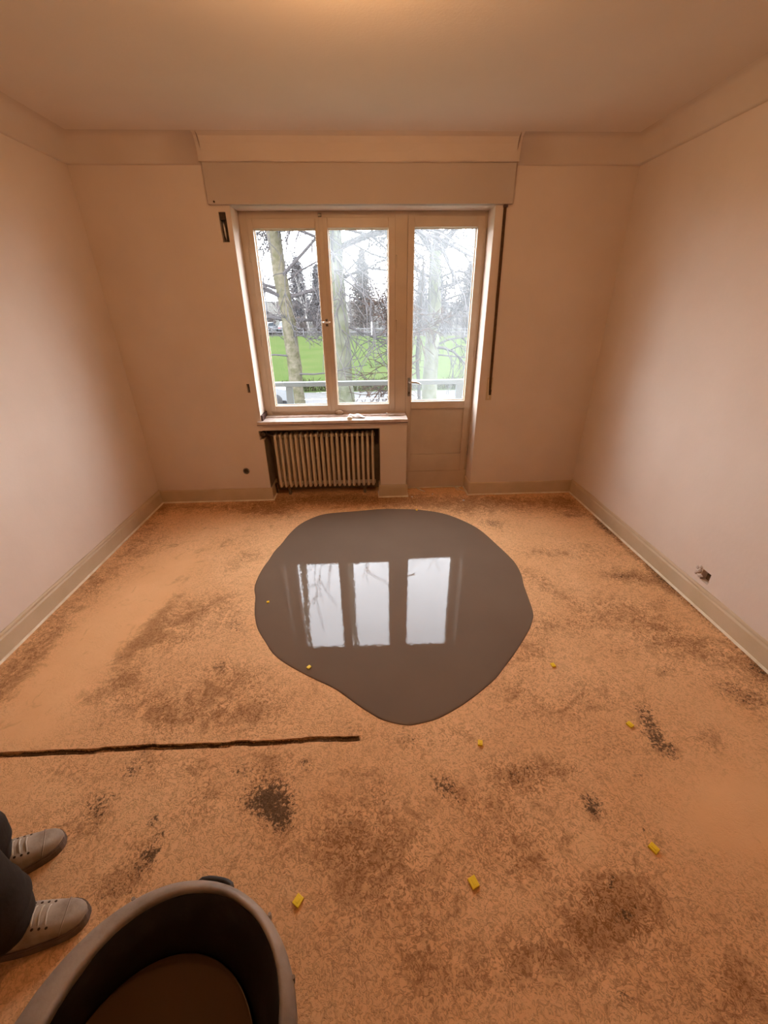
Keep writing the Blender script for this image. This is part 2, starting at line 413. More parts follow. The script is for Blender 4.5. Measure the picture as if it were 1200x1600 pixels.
STAINS = [(-1.792,-0.694,247,2.05,15.3,0.55,0,0),(-1.782,-1.259,185,19.7,34.9,0.6,0.15,0),(-1.810,-1.615,196,19.4,45.8,0.5,0.1,0),(-1.739,-1.670,452,36.7,541,0.5,0.5,0),(-1.752,-1.939,153,18.1,61.8,0.7,0.05,0),(-1.747,-1.834,205,3.86,71.1,0.4,0,0),(-1.714,-2.092,192,152,240,0.6,0.1,0),(-1.868,-0.196,129,1.94,19.9,0.55,0.1,0),(-1.300,-1.029,37.8,-1.1,8.44,-0.2,0,0.9),(-1.427,-1.408,41.7,2.4,9.15,-0.2,0,1),(-1.505,-1.802,37.8,6.69,14.6,-0.25,0,1),(-1.551,-2.118,43.8,11.9,30.9,-0.2,0,0.9),(-1.492,-2.280,40.3,16.1,331,-0.2,0,0.6),(-1.343,-2.521,55,13.4,269,-0.1,0,0.5),(-1.222,-1.480,547,-156,135,0.6,0.25,0),(-1.236,-1.697,271,-26.4,90.9,0.7,0.1,0),(-1.293,-1.858,245,49.7,119,0.75,0.3,0),(-1.133,-1.776,53.3,-28.4,254,0.6,0.15,0),(-1.125,-1.626,63.3,32.9,149,0.45,0,0),(-1.223,-2.026,138,-16.3,166,0.6,0.25,0),(-1.318,-2.123,88,-25.1,470,0.5,0.15,0),(-1.100,-2.123,132,74.1,236,0.4,0.1,0),(-0.936,-2.232,257,97.4,184,0.65,0.1,0),(-1.121,-2.222,146,101,546,0.3,0,0),(-0.772,-2.140,61.3,35.3,104,0.55,0.15,0),(-0.632,-2.057,79.2,67.3,234,0.55,0.3,0),(-0.766,-1.971,698,264,1.01e+03,0.4,0.8,0),(-0.803,-2.254,146,67,277,0.4,0.1,0),(-0.764,-1.687,404,280,541,0.4,0.7,0),(-1.016,-1.577,46.4,21.9,107,0.4,0.1,0),(-0.941,-1.466,42.5,18,89.4,0.35,0.1,0),(-1.269,-1.219,88.5,-55.3,113,0.45,0.15,0),(-1.286,-0.948,58.1,7.93,65.9,0.4,0.15,0),(-0.886,-0.996,125,-51.7,125,0.5,0.3,0),(-1.212,-0.757,13,-3.74,71.3,0.35,0.1,0),(-1.660,-0.822,142,-18.1,44.8,0.4,0.05,0),(-0.447,-2.225,199,52.9,297,0.35,0.2,0),(-0.536,-2.268,326,91.3,277,0.4,0.1,0),(-0.634,-2.263,146,68.6,538,0.4,0.15,0),(-1.595,-0.111,9.29,13.5,164,0.6,0.1,0),(-1.013,-0.161,19.8,9.2,74.9,0.65,0.2,0),(-0.824,-0.262,36.4,11,66.7,0.5,0.3,0),(-0.632,-0.037,6.34,7.6,106,0.8,0.4,0),(-0.101,-0.015,6.3,8.94,138,0.9,0.5,0),(0.075,-0.124,8.61,6.85,111,0.6,0.2,0),(0.713,-0.164,4.84,3.48,68.1,0.75,0.15,0),(1.404,-0.208,6.21,2.24,69.2,0.7,0.1,0),(1.747,-0.230,72.9,-26.6,101,0.8,0.3,0),(1.004,-0.585,102,23.8,215,0.5,0.8,0),(0.843,-0.366,20.5,1.94,105,0.4,0.1,0),(1.773,-0.424,20.3,-2.81,110,0.4,0.1,0),(1.708,-0.480,104,2.67,817,0.5,0.5,0),(1.887,-0.683,624,23.2,33.1,0.7,0.7,0),(1.268,-1.047,41.5,44.1,251,0.5,0.3,0),(1.073,-1.317,278,162,186,0.4,0.3,0),(1.110,-1.487,228,153,170,0.35,0.3,0),(1.749,-1.376,44.7,40.9,145,0.75,0.3,0),(1.637,-1.349,243,-92.9,871,0.4,0.7,0),(1.904,-1.399,306,21.7,103,0.6,0.3,0),(1.747,-1.603,446,-265,770,0.4,0.5,0),(1.628,-1.033,31.9,2.9,86,0.3,0.1,0),(1.422,-1.655,27.2,12.7,75.8,0.5,0.1,0),(1.545,-1.823,48.5,13.2,85.8,0.5,0.1,0),(1.588,-1.968,54.5,15,108,0.55,0.15,0),(1.154,-1.776,84.2,-29.5,212,0.5,0.2,0),(0.940,-1.764,157,-47,286,0.4,0.5,0),(0.809,-1.970,112,-66.1,163,0.45,0.3,0),(1.271,-1.986,349,-120,1.58e+03,0.4,0.4,0),(1.413,-2.125,505,-285,1.27e+03,0.4,0.6,0),(1.753,-2.020,168,17.3,99.4,0.4,0.1,0),(1.169,-2.361,573,-185,247,0.3,1,0),(1.153,-2.470,842,-260,492,0.3,1,0),(1.191,-2.513,1.31e+03,-547,1.12e+03,0.3,0.8,0),(1.376,-2.468,238,-172,415,0.6,0.05,0),(1.657,-2.256,140,45.5,238,0.5,0.7,0),(1.859,-2.149,153,-5.32,114,0.5,0.5,0),(1.529,-2.373,58.4,10.4,109,-0.2,0,0.6),(1.693,-2.350,74.4,-60.9,170,0.3,0.2,0),(1.324,-2.653,24,-3.16,92.3,-0.2,0,0.9),(1.158,-2.769,40.4,-23.6,193,-0.25,0,0.9),(1.293,-2.795,55.6,-46,123,-0.1,0,0.6),(0.685,-2.820,245,-99,541,-0.1,0,0.5),(1.875,-0.845,720,20.4,19.7,0.6,0.5,0),(1.894,-1.214,898,23,30.3,0.7,0.5,0),(1.896,-1.531,803,-0.304,35.3,0.8,0.6,0),(1.906,-1.781,998,-28.6,50,0.7,0.6,0),(1.911,-1.994,878,-40.4,70.6,0.6,0.4,0),(1.889,-2.150,803,-84.4,163,0.6,0.4,0),(-0.938,-2.406,253,64.1,398,0.25,0.55,0),(-0.951,-2.481,940,285,1.56e+03,0.3,0.8,0),(-0.882,-2.473,853,415,685,0.4,0.2,0),(-1.003,-2.582,317,13.2,613,0.35,0.8,0),(-0.995,-2.645,729,280,1.17e+03,0.35,0.6,0),(-1.278,-2.513,697,557,993,0.3,0.4,0),(-1.192,-2.482,279,209,786,0.35,0.2,0),(-1.055,-2.681,137,100,359,0.3,0.1,0),(-0.694,-2.482,248,129,871,0.45,0.2,0),(-0.625,-2.579,320,44.9,570,0.45,0.4,0),(-0.660,-2.641,224,111,626,0.4,0.3,0),(-0.528,-2.502,2.07e+03,656,2.24e+03,0.4,1,0),(-0.437,-2.470,179,68.2,618,0.5,0.3,0),(-0.391,-2.579,201,50.9,230,0.4,0.9,0),(-0.367,-2.639,305,120,485,0.3,1,0),(-0.463,-2.619,396,125,578,0.4,0.5,0),(-0.334,-2.697,814,195,1.06e+03,0.3,0.7,0),(-0.285,-2.482,1.56e+03,415,1.22e+03,0.3,1,0),(-0.096,-2.524,256,241,4.73e+03,0.4,0.5,0),(-0.783,-2.659,5.76e+03,2.84e+03,6.32e+03,0.2,1.3,0),(-0.745,-2.758,6.54e+03,3.2e+03,6.42e+03,0.2,1.2,0),(-0.753,-2.786,1.3e+03,-23.7,647,0.45,0.7,0),(-0.805,-2.775,504,64.9,252,0.4,0.3,0),(-0.827,-2.847,240,64.2,646,0.5,0.4,0),(-0.654,-2.716,8.83e+03,4.24e+03,1.93e+04,0.1,1,0),(-0.732,-2.706,8.8e+03,4.63e+03,1.93e+04,0.1,0.8,0),(-0.761,-2.714,1.93e+03,225,498,0.4,0.3,0),(-0.360,-2.787,66,31.3,376,0.3,0.1,0),(-0.134,-2.726,84.9,13,174,0.35,0.1,0),(0.000,-2.610,307,-9.89,312,0.4,0.5,0),(-0.103,-2.689,225,38,631,0.4,0.2,0),(-0.152,-2.780,143,26.8,357,0.35,0.1,0),(0.242,-2.581,709,366,1.61e+03,0.3,0.9,0),(0.270,-2.623,332,125,702,0.4,0.6,0),(0.575,-2.569,66.3,-5.69,373,0.6,0.3,0),(0.510,-2.578,105,-15.5,386,0.35,0.4,0),(0.715,-2.562,632,-144,2.8e+03,0.6,0.1,0),(0.987,-2.590,2.54e+03,-1.19e+03,8.03e+03,0.5,1,0),(0.761,-2.669,1.34e+03,-90.6,1.59e+03,0.3,1,0),(0.765,-2.707,1.49e+03,-367,2.31e+03,0.3,0.8,0),(0.786,-2.712,282,-112,827,0.4,0.2,0),(0.922,-2.744,1.05e+04,-2e+03,6.87e+03,0.2,1.3,0),(0.636,-2.789,1.26e+03,-472,2.35e+03,0.7,0.1,0),(0.718,-2.897,1.52e+04,-8.12e+03,9.53e+03,0.2,1.3,0),(0.654,-2.922,1.01e+04,-4.39e+03,1.99e+04,0.2,1.2,0),(0.678,-2.934,71.5,-31.3,167,0.8,0.15,0),(0.738,-2.966,133,-52.9,585,0.6,0.1,0),(0.604,-3.001,175,-93.9,284,0.6,0.1,0),(0.442,-3.058,128,-26.6,536,0.65,0.1,0),(0.319,-3.052,159,-23.1,530,0.5,0.1,0),(0.720,-2.979,1.41e+03,-444,8.38e+03,0.3,0.8,0),(0.624,-3.132,5.52e+03,-1.64e+03,3.5e+04,0.3,1.2,0),(0.633,-3.142,1.86e+03,26.1,2.45e+04,0.5,0.2,0),(0.438,-2.800,61.7,-3.03,357,0.5,0.15,0),(0.465,-2.844,147,-9.09,905,0.4,0.2,0),(0.015,-2.814,65.2,3.76,138,0.6,0.15,0),(-0.048,-2.899,106,10.1,218,0.45,0.1,0),(0.205,-2.911,105,-6.27,280,0.35,0.1,0),(0.111,-3.030,259,-14.5,405,0.55,0.1,0),(0.101,-3.112,227,-4.84,527,0.4,0.1,0),(0.205,-3.094,388,-28.8,1.17e+03,0.4,0.1,0),(-0.101,-3.008,197,25.8,384,0.25,0.1,0),(0.977,-3.107,159,-111,681,0.55,0.1,0),(0.882,-3.159,99.1,-55.4,614,0.6,0.1,0),(0.807,-3.075,195,-118,517,0.3,0.1,0),(1.062,-3.009,222,-306,2.55e+03,0.4,0.3,0),(1.081,-2.839,329,-206,720,0.4,0.25,0),(0.937,-2.796,233,-96.5,1.26e+03,0.4,0.2,0),(0.661,-3.138,99.4,-16.8,973,0.3,0.05,0),(0.733,-3.021,183,-64.9,1.06e+03,0.35,0.1,0),(0.387,-2.672,119,-3.63,582,0.35,0.15,0),(0.107,-2.718,128,1.54,297,0.3,0.2,0),(0.465,-2.716,55.3,-4.15,288,0.25,0.1,0),(0.299,-2.400,88.3,8.55,491,0.25,0.2,0),(0.137,-2.419,367,209,516,0.3,0.5,0),(-0.073,-2.352,314,263,745,0.25,0.3,0),(0.800,-2.305,49.1,-12.1,180,0.35,0.2,0),(1.018,-2.216,44.4,-14,180,0.3,0.1,0),(0.957,-2.488,91.8,-22.8,582,0.3,0.2,0),(0.636,-2.196,165,-45.1,185,0.4,0.3,0)]

# ================================================================== THE SETTING
XL, XR, YF, ZC = -1.905, 1.915, -4.9, 2.585
OX0, OX1, OZ = -.899, .944, 2.222          # the opening of window and balcony door
PX1 = .344                                 # right end of the parapet

# ---- floor: one sheet with the old partition groove cut into it and its stains as a colour attribute
def make_floor():
    xs = np.arange(XL-.03, XR+.04, .025)
    ys = np.arange(YF-.03, .26, .025)
    ys = np.sort(np.r_[ys[(ys < -2.415) | (ys > -2.365)], [-2.412, -2.4015, -2.3995, -2.396, -2.389, -2.382, -2.3785, -2.3765, -2.366]])
    nx, ny = len(xs), len(ys)
    X, Y = np.meshgrid(xs, ys)
    Z = np.zeros_like(X)
    st = np.zeros((ny, nx, 4)); st[..., 3] = 1
    for (cx, cyy, a, b, c, br, dk, sm) in STAINS:
        q = a*(X-cx)**2 + 2*b*(X-cx)*(Y-cyy) + c*(Y-cyy)**2
        g = np.exp(-.5*q*1.3)
        st[..., 0] += br*g; st[..., 1] += dk*g; st[..., 2] += sm*g
    near = np.clip((-2.3-Y)/1.2, 0, 1)          # stains thinned nearer the camera to lighten the floor in place of light
    st[..., 0] = st[..., 0]*(1-.30*near) + .03*near
    r = np.random.RandomState(3)
    jit = np.repeat(r.randn(nx//3+2), 3)[:nx]*.0025
    dep = np.clip(.015 + np.repeat(r.randn(nx//2+2), 2)[:nx]*.004, .006, .024)
    slot = (X[0] < -.075)
    for k, y0 in enumerate(ys):
        if abs(y0+2.389) < .02:
            if abs(y0+2.389) < .0115:
                Y[k] += jit
                Z[k] = np.where(slot, -dep, 0)
                if abs(y0+2.389) < .0115:
                    fil = np.repeat(r.rand(nx//5+2), 5)[:nx] + np.where(X[0] < -1.45, -.5, 0); st[k, :, 1] = np.where(slot, np.where(fil > .16, 1.8, .5), st[k, :, 1]); st[k, :, 0] = np.where(slot, 1., st[k, :, 0])
            else: Y[k] += jit
    V = np.stack([X, Y, Z], -1).reshape(-1, 3)
    i = np.arange(nx*ny).reshape(ny, nx)
    Fq = np.stack([i[:-1, :-1], i[:-1, 1:], i[1:, 1:], i[1:, :-1]], -1).reshape(-1, 4)
    me = bpy.data.meshes.new('floor'); me.from_pydata(V.tolist(), [], Fq.tolist())
    me.materials.append(M['floor'])
    ca = me.attributes.new('stain', 'FLOAT_COLOR', 'POINT')
    ca.data.foreach_set('color', np.clip(st, 0, 2).reshape(-1).astype(np.float32))
    me.update()
    o = bpy.data.objects.new('floor', me); COL.objects.link(o)
    return struct(o, 'bare screed floor with brown adhesive stains', 'floor')
make_floor()

struct(MB().box((XL-.3, YF-.3, ZC), (XR+.3, .35, ZC+.2)).build('ceiling', M['ceiling']), 'plain plastered ceiling above the whole room', 'ceiling')

def wall_cells(mb, xs, zs, holes, axis='y'):
    """wall blocks between the breaks; holes {(i, j): depth} start deeper"""
    for i in range(len(xs)-1):
        for j in range(len(zs)-1):
            d = holes.get((i, j), 0)
            if axis == 'y': mb.box((xs[i], d, zs[j]), (xs[i+1], .32, zs[j+1]))
            else: mb.box((XR+d, xs[i], zs[j]), (XR+.25, xs[i+1], zs[j+1]))
# back wall: left block with the chiselled slots, right block, lintel, parapet with radiator niche
b = MB()
wall_cells(b, [XL-.25, -.982, -.973, -.952, -.934, OX0], [-.05, .566, .650, .972, 1.040, 2.010, 2.185, 2.7],
           {(2, 3): .07, (1, 5): .055, (2, 5): .055, (3, 5): .055, (4, 1): .12})
b.box((OX1, 0, -.05), (XR+.25, .32, 2.7))
b.box((OX0, 0, OZ), (OX1, .32, 2.7))
b.box((OX0, .004, .652), (PX1, .32, .70))
b.box((.108, .004, -.05), (PX1, .32, .652))
b.box((OX0, .235, -.05), (.108, .32, .652))
b.box((PX1, .24, -.05), (OX1, .32, .0))
struct(b.build('wall_back', M['wall'], fix=False), 'back wall with window, balcony door and radiator niche', 'wall')
nb = MB()  # thin added lining that carries the painted niche shade
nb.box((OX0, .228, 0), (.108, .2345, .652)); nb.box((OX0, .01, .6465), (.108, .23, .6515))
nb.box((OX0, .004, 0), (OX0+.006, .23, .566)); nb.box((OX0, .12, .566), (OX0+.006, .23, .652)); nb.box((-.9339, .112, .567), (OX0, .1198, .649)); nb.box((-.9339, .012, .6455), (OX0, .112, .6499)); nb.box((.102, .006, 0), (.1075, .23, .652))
struct(nb.build('trim_niche_shade', M['niche']), 'radiator niche lining, darkened in colour to stand for shade', 'wall lining')
struct(MB().box((XL-.25, YF-.2, -.05), (XL, .3, 2.7)).build('wall_left', M['wall']), 'long bare wall on the left', 'wall')
b = MB()
wall_cells(b, [YF-.2, -1.672, -1.612, .3], [-.05, .158, .226, 2.7], {(1, 1): .045}, 'x')
struct(b.build('wall_right', M['wall'], fix=False), 'long bare wall on the right', 'wall')
struct(MB().box((XL-.25, YF-.2, -.05), (XR+.25, YF, 2.7)).build('wall_front', M['wall']), 'plain wall behind the photographer', 'wall')
# near-black block deep in the slot paints in the recess shade
struct(MB().box((-.9728, .052, .9725), (-.9522, .0695, 1.0395)).build('trim_slot', M['dark']), 'chiselled slot beside the window, its shade painted dark', 'wall hole')

# ---- cornices: a soft cove round the room, boxed out over the roller shutter
cove = [(0, 2.437), (.012, 2.440), (.016, 2.448), (.020, 2.48), (.026, 2.515), (.036, 2.545), (.052, 2.567), (.072, 2.579), (.10, 2.5848)] 
jr = random.Random(5)
def jit(k): return (jr.uniform(-.0015, .0015), jr.uniform(-.002, .002)) if k < 7 else (0, 0)
def smooth_all(o):
    for p in o.data.polygons: p.use_smooth = True
    return o
struct(smooth_all(MB().sweep(cove, [(XL, YF), (XL, 0), (-1.02, 0)], jit, .25).build('trim_cornice_left', M['cornice'])), 'soft coved cornice round the left corner', 'cornice')
struct(smooth_all(MB().sweep(cove, [(1.04, 0), (XR, 0), (XR, YF)], jit, .25).build('trim_cornice_right', M['cornice'])), 'soft coved cornice round the right corner', 'cornice')
boxed = [(0, 2.446), (.038, 2.446), (.044, 2.449), (.042, 2.456), (.044, 2.50), (.050, 2.54), (.066, 2.57), (.105, ZC+.001), (0, ZC+.001)]
struct(MB().sweep(boxed, [(-1.046, 0), (1.062, 0)], lambda k: (jr.uniform(-.002, .002), jr.uniform(-.0025, .0025)) if 0 < k < 6 else (0, 0), .12).build('trim_cornice_middle', M['cornice']), 'boxed out cornice above the roller shutter casing', 'cornice')

# ---- baseboards
bb_side = [(0, .128), (.006, .128), (.010, .121), (.010, .112), (.006, .106), (.014, .098), (.014, 0), (0, 0)]
bb_back = [(0, .121), (.008, .121), (.013, .113), (.014, .09), (.014, 0), (0, 0)]
strip = [(.0135, .011), (.017, .010), (.021, .004), (.023, 0), (.0135, 0)]
def jb(k): return (jr.uniform(-.0008, .0008), jr.uniform(-.0022, .0022)) if k < 5 else (0, 0)
def js(k): return (jr.uniform(-.002, .002), jr.uniform(-.002, .002)) if 0 < k < 3 else (0, 0)
def baseboard(name, segs, label, path):
    r = MB()
    for prof, p in segs: r.sweep(prof, p, jb, .11)
    o = struct(r.build(name, M['base']), label, 'baseboard')
    e = MB().sweep(strip, path, js, .05).build('edge_strip', M['edge'], o)
    return o
baseboard('baseboard_left', [(bb_side, [(XL, YF), (XL, 0)]), (bb_back, [(XL, 0), (OX0, 0), (OX0, .225)])],
          'cream baseboard along the left wall and into the niche', [(XL, YF), (XL, 0), (OX0, 0), (OX0, .225)])
baseboard('baseboard_middle', [(bb_back, [(.108, .12), (.108, 0), (PX1, 0), (PX1, .17)])],
          'short cream baseboard round the pier beside the radiator', [(.108, .12), (.108, 0), (PX1, 0), (PX1, .17)])
baseboard('baseboard_right', [(bb_back, [(OX1, .2), (OX1, 0), (XR, 0)]), (bb_side, [(XR, 0), (XR, YF)])],
          'cream baseboard along the right wall and corner', [(OX1, .2), (OX1, 0), (XR, 0), (XR, YF)])

# ---- roller shutter casing over the opening
struct(MB().bbox((-1.034, -.030, 2.222), (1.054, .02, 2.447), .005).build('trim_shutter_box', M['box']), 'flat painted roller shutter casing above the window', 'shutter casing')
tag(MB().tube([(-.990, -.036, 2.236), (-.990, -.029, 2.236)], .006, 10).build('screw_hole_plug', M['dark']), 'small dark screw head at the casing lower left corner', 'screw')

# ================================================================== WINDOW, SILL, BALCONY DOOR
YO = .190                                   # face of the fixed frame
def bars(mb, x0, x1, z0, z1, wl, wr, wb, wt, y0, y1, r=.004):
    mb.bbox((x0, y0, z0), (x0+wl, y1, z1), r); mb.bbox((x1-wr, y0, z0), (x1, y1, z1), r)
    mb.bbox((x0+wl-.001, y0+.0004, z0), (x1-wr+.001, y1, z0+wb), r); mb.bbox((x0+wl-.001, y0+.0004, z1-wt), (x1-wr+.001, y1, z1), r)
def bead(name, x0, x1, z0, z1, y, parent, w_=.008):
    m_ = MB(); bars(m_, x0, x1, z0, z1, w_, w_, w_, w_, y, y+.012, .002)
    return m_.build(name, M['bead'], parent)

win = struct(bpy.data.objects.new('window_1', None), 'two light casement window above the radiator', 'window'); COL.objects.link(win)
fr = MB()
bars(fr, OX0, .347, .725, 2.222, .060, .098, .045, .046, YO, YO+.075)
fr.box((.335, YO+.056, .17), (.366, YO+.075, 2.2))
fr.build('window_frame', M['frame'], win)
def sash(x0, x1, gx0, gx1, gz0, gz1, z0, z1, parent, name='sash', glass='glass'):
    s_ = MB(); bars(s_, x0, x1, z0, z1, gx0-x0, x1-gx1, gz0-z0, z1-gz1, YO-.012, YO+.055, .005)
    o = s_.build(name, M['frame'], parent)
    bead('glazing_bead', gx0-.001, gx1+.001, gz0-.001, gz1+.001, YO+.028, o)
    MB().box((gx0, YO+.036, gz0), (gx1, YO+.039, gz1)).build('pane', M[glass], o)
    return o
s1 = sash(-.842, -.303, -.799, -.345, .818, 2.113, .768, 2.178, win)
s2 = sash(-.299, .252, -.252, .198, .822, 2.116, .768, 2.182, win, glass='glass_mist')
MB().bbox((-.316, YO-.022, .768), (-.286, YO-.010, 2.178), .005).build('meeting_strip', M['frame'], win)
# espagnolette handle: rosette with two screws and an oval turn knob
hd = MB()
hd.bbox((-.313, YO-.030, 1.452), (-.291, YO-.021, 1.508), .003)
hd.build('casement_handle', M['oldmetal'], win)
kn = MB(); kn.tube([(-.302, YO-.030, 1.481), (-.302, YO-.052, 1.481)], .006, 10)
kn.tube([(-.333, YO-.054, 1.484), (-.318, YO-.056, 1.482), (-.302, YO-.057, 1.481), (-.286, YO-.056, 1.482), (-.272, YO-.054, 1.486)], [.004, .0065, .007, .0065, .004], 10)
kn.build('turn_knob', M['metal'], bpy.data.objects['casement_handle'])
for zz in (1.463, 1.497):
    MB().tube([(-.302, YO-.033, zz), (-.302, YO-.029, zz)], .005, 10).build('screw', M['dark'], bpy.data.objects['casement_handle'])
MB().bbox((-.318, YO-.018, 2.186), (-.292, YO+.001, 2.206), .003).build('latch_keeper', M['oldmetal'], win)
for xx, zz in ((-.846, 1.35), (-.846, 1.95), (.258, 1.9), (.258, 1.45)):
    MB().tube([(xx, YO-.012, zz-.045), (xx, YO-.012, zz+.045)], .006, 8).build('hinge', M['frame'], win)
# sill board
sl = MB(); sl.bbox((-.930, -.022, .706), (.349, .196, .731), .003)
so = sl.build('sill_board', M['sill'], win)
MB().box((-.931, -.0235, .7035), (.350, -.004, .7075)).build('sill_lip', M['sill_edge'], win)
MB().bbox((-.897, .118, .7305), (.342, .188, .741), .003).build('sill_upstand', M['sill'], win)
MB().bbox((-.8985, .012, .731), (-.8835, .19, .778), .003).build('sill_end_block', M['sill_edge'], win)

door = struct(bpy.data.objects.new('door_1', None), 'glazed balcony door beside the casement window', 'door'); COL.objects.link(door)
df = MB()
df.bbox((.918, YO, .17), (OX1, YO+.075, 2.222), .004); df.bbox((.347, YO+.0004, 2.182), (.920, YO+.075, 2.222), .004)
df.build('door_frame', M['frame'], door)
MB().bbox((.345, YO-.006, -.02), (OX1, YO+.07, .1765), .004).build('threshold', M['frame'], door)
dl = MB()
x0, x1, gx0, gx1, gz0, gz1, z0, z1 = .3475, .924, .396, .872, .836, 2.120, .178, 2.187
y0, y1 = YO-.012, YO+.055
dl.bbox((x0, y0, z0), (gx0, y1, z1), .004); dl.bbox((gx1, y0, z0), (x1, y1, z1), .004)
dl.bbox((gx0-.001, y0+.0004, gz1), (gx1+.001, y1, z1), .004)
dl.bbox((gx0-.001, y0+.0004, .772), (gx1+.001, y1, gz0), .004)
dl.bbox((gx0-.001, y0+.0004, z0), (gx1+.001, y1, .345), .004)
dlo = dl.build('door_leaf', M['frame'], door)
MB().box((gx0, y0+.020, .345), (gx1, y1-.01, .772)).build('lower_panel', M['frame'], dlo)
bead('glazing_bead', gx0-.001, gx1+.001, gz0-.001, gz1+.001, YO+.028, dlo)
MB().box((gx0, YO+.036, gz0), (gx1, YO+.039, gz1)).build('pane', M['glass_haze'], dlo)
hp = MB(); hp.bbox((.362, y0-.007, .885), (.386, y0+.001, 1.040), .003)
ho = hp.build('handle_plate', M['oldmetal'], door)
lv = MB(); lv.tube([(.374, y0-.005, 1.008), (.374, y0-.045, 1.008)], .008, 10)
lv.tube([(.370, y0-.047, 1.010), (.395, y0-.050, 1.012), (.425, y0-.050, 1.010), (.450, y0-.048, 1.003), (.468, y0-.046, .993)], [.009, .0085, .008, .0075, .006], 10)
lv.build('door_lever', M['metal'], ho)
MB().tube([(.374, y0-.011, .915), (.374, y0-.004, .915)], .008, 10).build('keyhole', M['dark'], ho)
MB().tube([(.929, y0, 1.20), (.929, y0, 1.29)], .008, 8).build('hinge', M['frame'], door)
MB().tube([(.929, y0, 2.02), (.929, y0, 2.11)], .008, 8).build('hinge', M['frame'], door)
MB().tube([(.929, y0, .33), (.929, y0, .42)], .008, 8).build('hinge', M['frame'], door)
# torn sealing strip left at the door threshold
ts = MB()
ts.tube([(.352, .172, .006), (.45, .170, .008), (.60, .176, .006), (.78, .175, .009), (.90, .172, .007)], .006, 6)
ts.tube([(.47, .168, .006), (.50, .12, .004), (.535, .085, .003)], [.006, .005, .003], 6)
ts.tube([(.86, .172, .008), (.875, .12, .004), (.925, .06, .003)], [.006, .005, .003], 6)
ts.tube([(.84, .170, .008), (.85, .13, .004), (.86, .09, .003)], [.006, .005, .003], 6)
tag(ts.build('sealing_strip', M['edge']), 'torn pale sealing strip on the floor along the balcony door threshold', 'strip')

# ================================================================== RADIATOR IN THE NICHE
rad = thing('radiator', 'cream cast iron column radiator in the niche under the window', 'radiator', (-.37, .11, 0))
NS = 20
def section_mesh():
    s_ = MB()
    for yy, r_ in ((-.052, .0130), (.056, .007)):
        s_.tube([(0, yy, .108), (0, yy, .125), (0, yy, .33), (0, yy, .555), (0, yy, .575)], [.009, r_, r_, r_, .009], 10)
    for zz in (.112, .572):
        s_.tube([(0, -.056, zz-.004 if zz > .3 else zz+.004), (0, -.045, zz+.010 if zz > .3 else zz-.008), (0, 0, zz+.014 if zz > .3 else zz-.012), (0, .045, zz+.010 if zz > .3 else zz-.008), (0, .056, zz)], [.008, .014, .017, .014, .008], 10)
    for zz in (.115, .570):
        s_.tube([(-.0226, 0, zz), (.0226, 0, zz)], .017, 12)
    return s_
first = None
for k in range(NS):
    xk = -.445 + k*.0452
    if first is None:
        first = section_mesh().build('section', M['radiator'], rad); first.location.x = xk
    else:
        c = first.copy(); COL.objects.link(c); c.location.x = xk
vv = MB(); vv.tube([(-.455, 0, .570), (-.495, -.01, .585), (-.538, -.03, .606)], [.012, .012, .014], 10)
vo = vv.build('valve', M['oldmetal'], rad)
vk = MB(); vk.tube([(-.540, -.028, .607), (-.540, -.078, .607)], [.020, .023], 14); vk.build('valve_knob', M['dark'], vo)
pi = MB(); pi.tube([(-.460, .0, .115), (-.495, .0, .115), (-.508, .02, .10), (-.510, .04, .0)], .010, 10)
pi.build('return_pipe', M['oldmetal'], rad)
for xk in (-.38, .33):
    MB().bbox((xk-.012, -.01, 0), (xk+.012, .03, .1), .004).build('foot', M['niche'], rad)

# ================================================================== FITTINGS ON THE WALLS
t = thing('shutter_strap', 'brown roller shutter strap with beige wall winder right of the balcony door', 'strap', (1.03, 0, .93))
MB().tube([(-.026, -.012, 1.292), (-.018, -.010, .7), (.010, -.008, .08), (.012, -.006, .04)], .0045, 6).add([], []).build('strap_edge', M['brown_strap'], t)
sb = MB()
def strapq(za, zb, xa, xb):
    sb.add([(xa-.011, -.008, za), (xa+.011, -.008, za), (xb+.011, -.010, zb), (xb-.011, -.010, zb), (xa-.011, -.0065, za), (xa+.011, -.0065, za), (xb+.011, -.0085, zb), (xb-.011, -.0085, zb)],
           [(0, 1, 2, 3), (7, 6, 5, 4), (0, 4, 5, 1), (2, 6, 7, 3), (1, 5, 6, 2), (3, 7, 4, 0)])
strapq(.03, 1.287, .005, -.022)
sb.build('strap', M['brown_strap'], t)
wp = MB(); wp.bbox((-.022, -.006, -.055), (.026, 0, .13), .003); wp.build('winder_plate', M['beige_plastic'], t)
wf = MB(); wf.add([(-.013, -.006, .118), (-.009, -.006, .118), (-.009, -.045, -.035), (-.013, -.045, -.035), (-.013, 0, .110), (-.009, 0, .110), (-.009, -.032, -.035), (-.013, -.032, -.035)],
                  [(0, 1, 2, 3), (7, 6, 5, 4), (0, 4, 5, 1), (1, 5, 6, 2), (2, 6, 7, 3), (3, 7, 4, 0)])
wf.build('winder_flap', M['edge'], t)
MB().box((-.005, -.0075, -.012), (.020, -.0055, .032)).build('strap_slot', M['dark'], t)
MB().bbox((-.034, -.018, 1.276), (-.004, 0, 1.291), .003).build('strap_guide', M['sill_edge'], t)

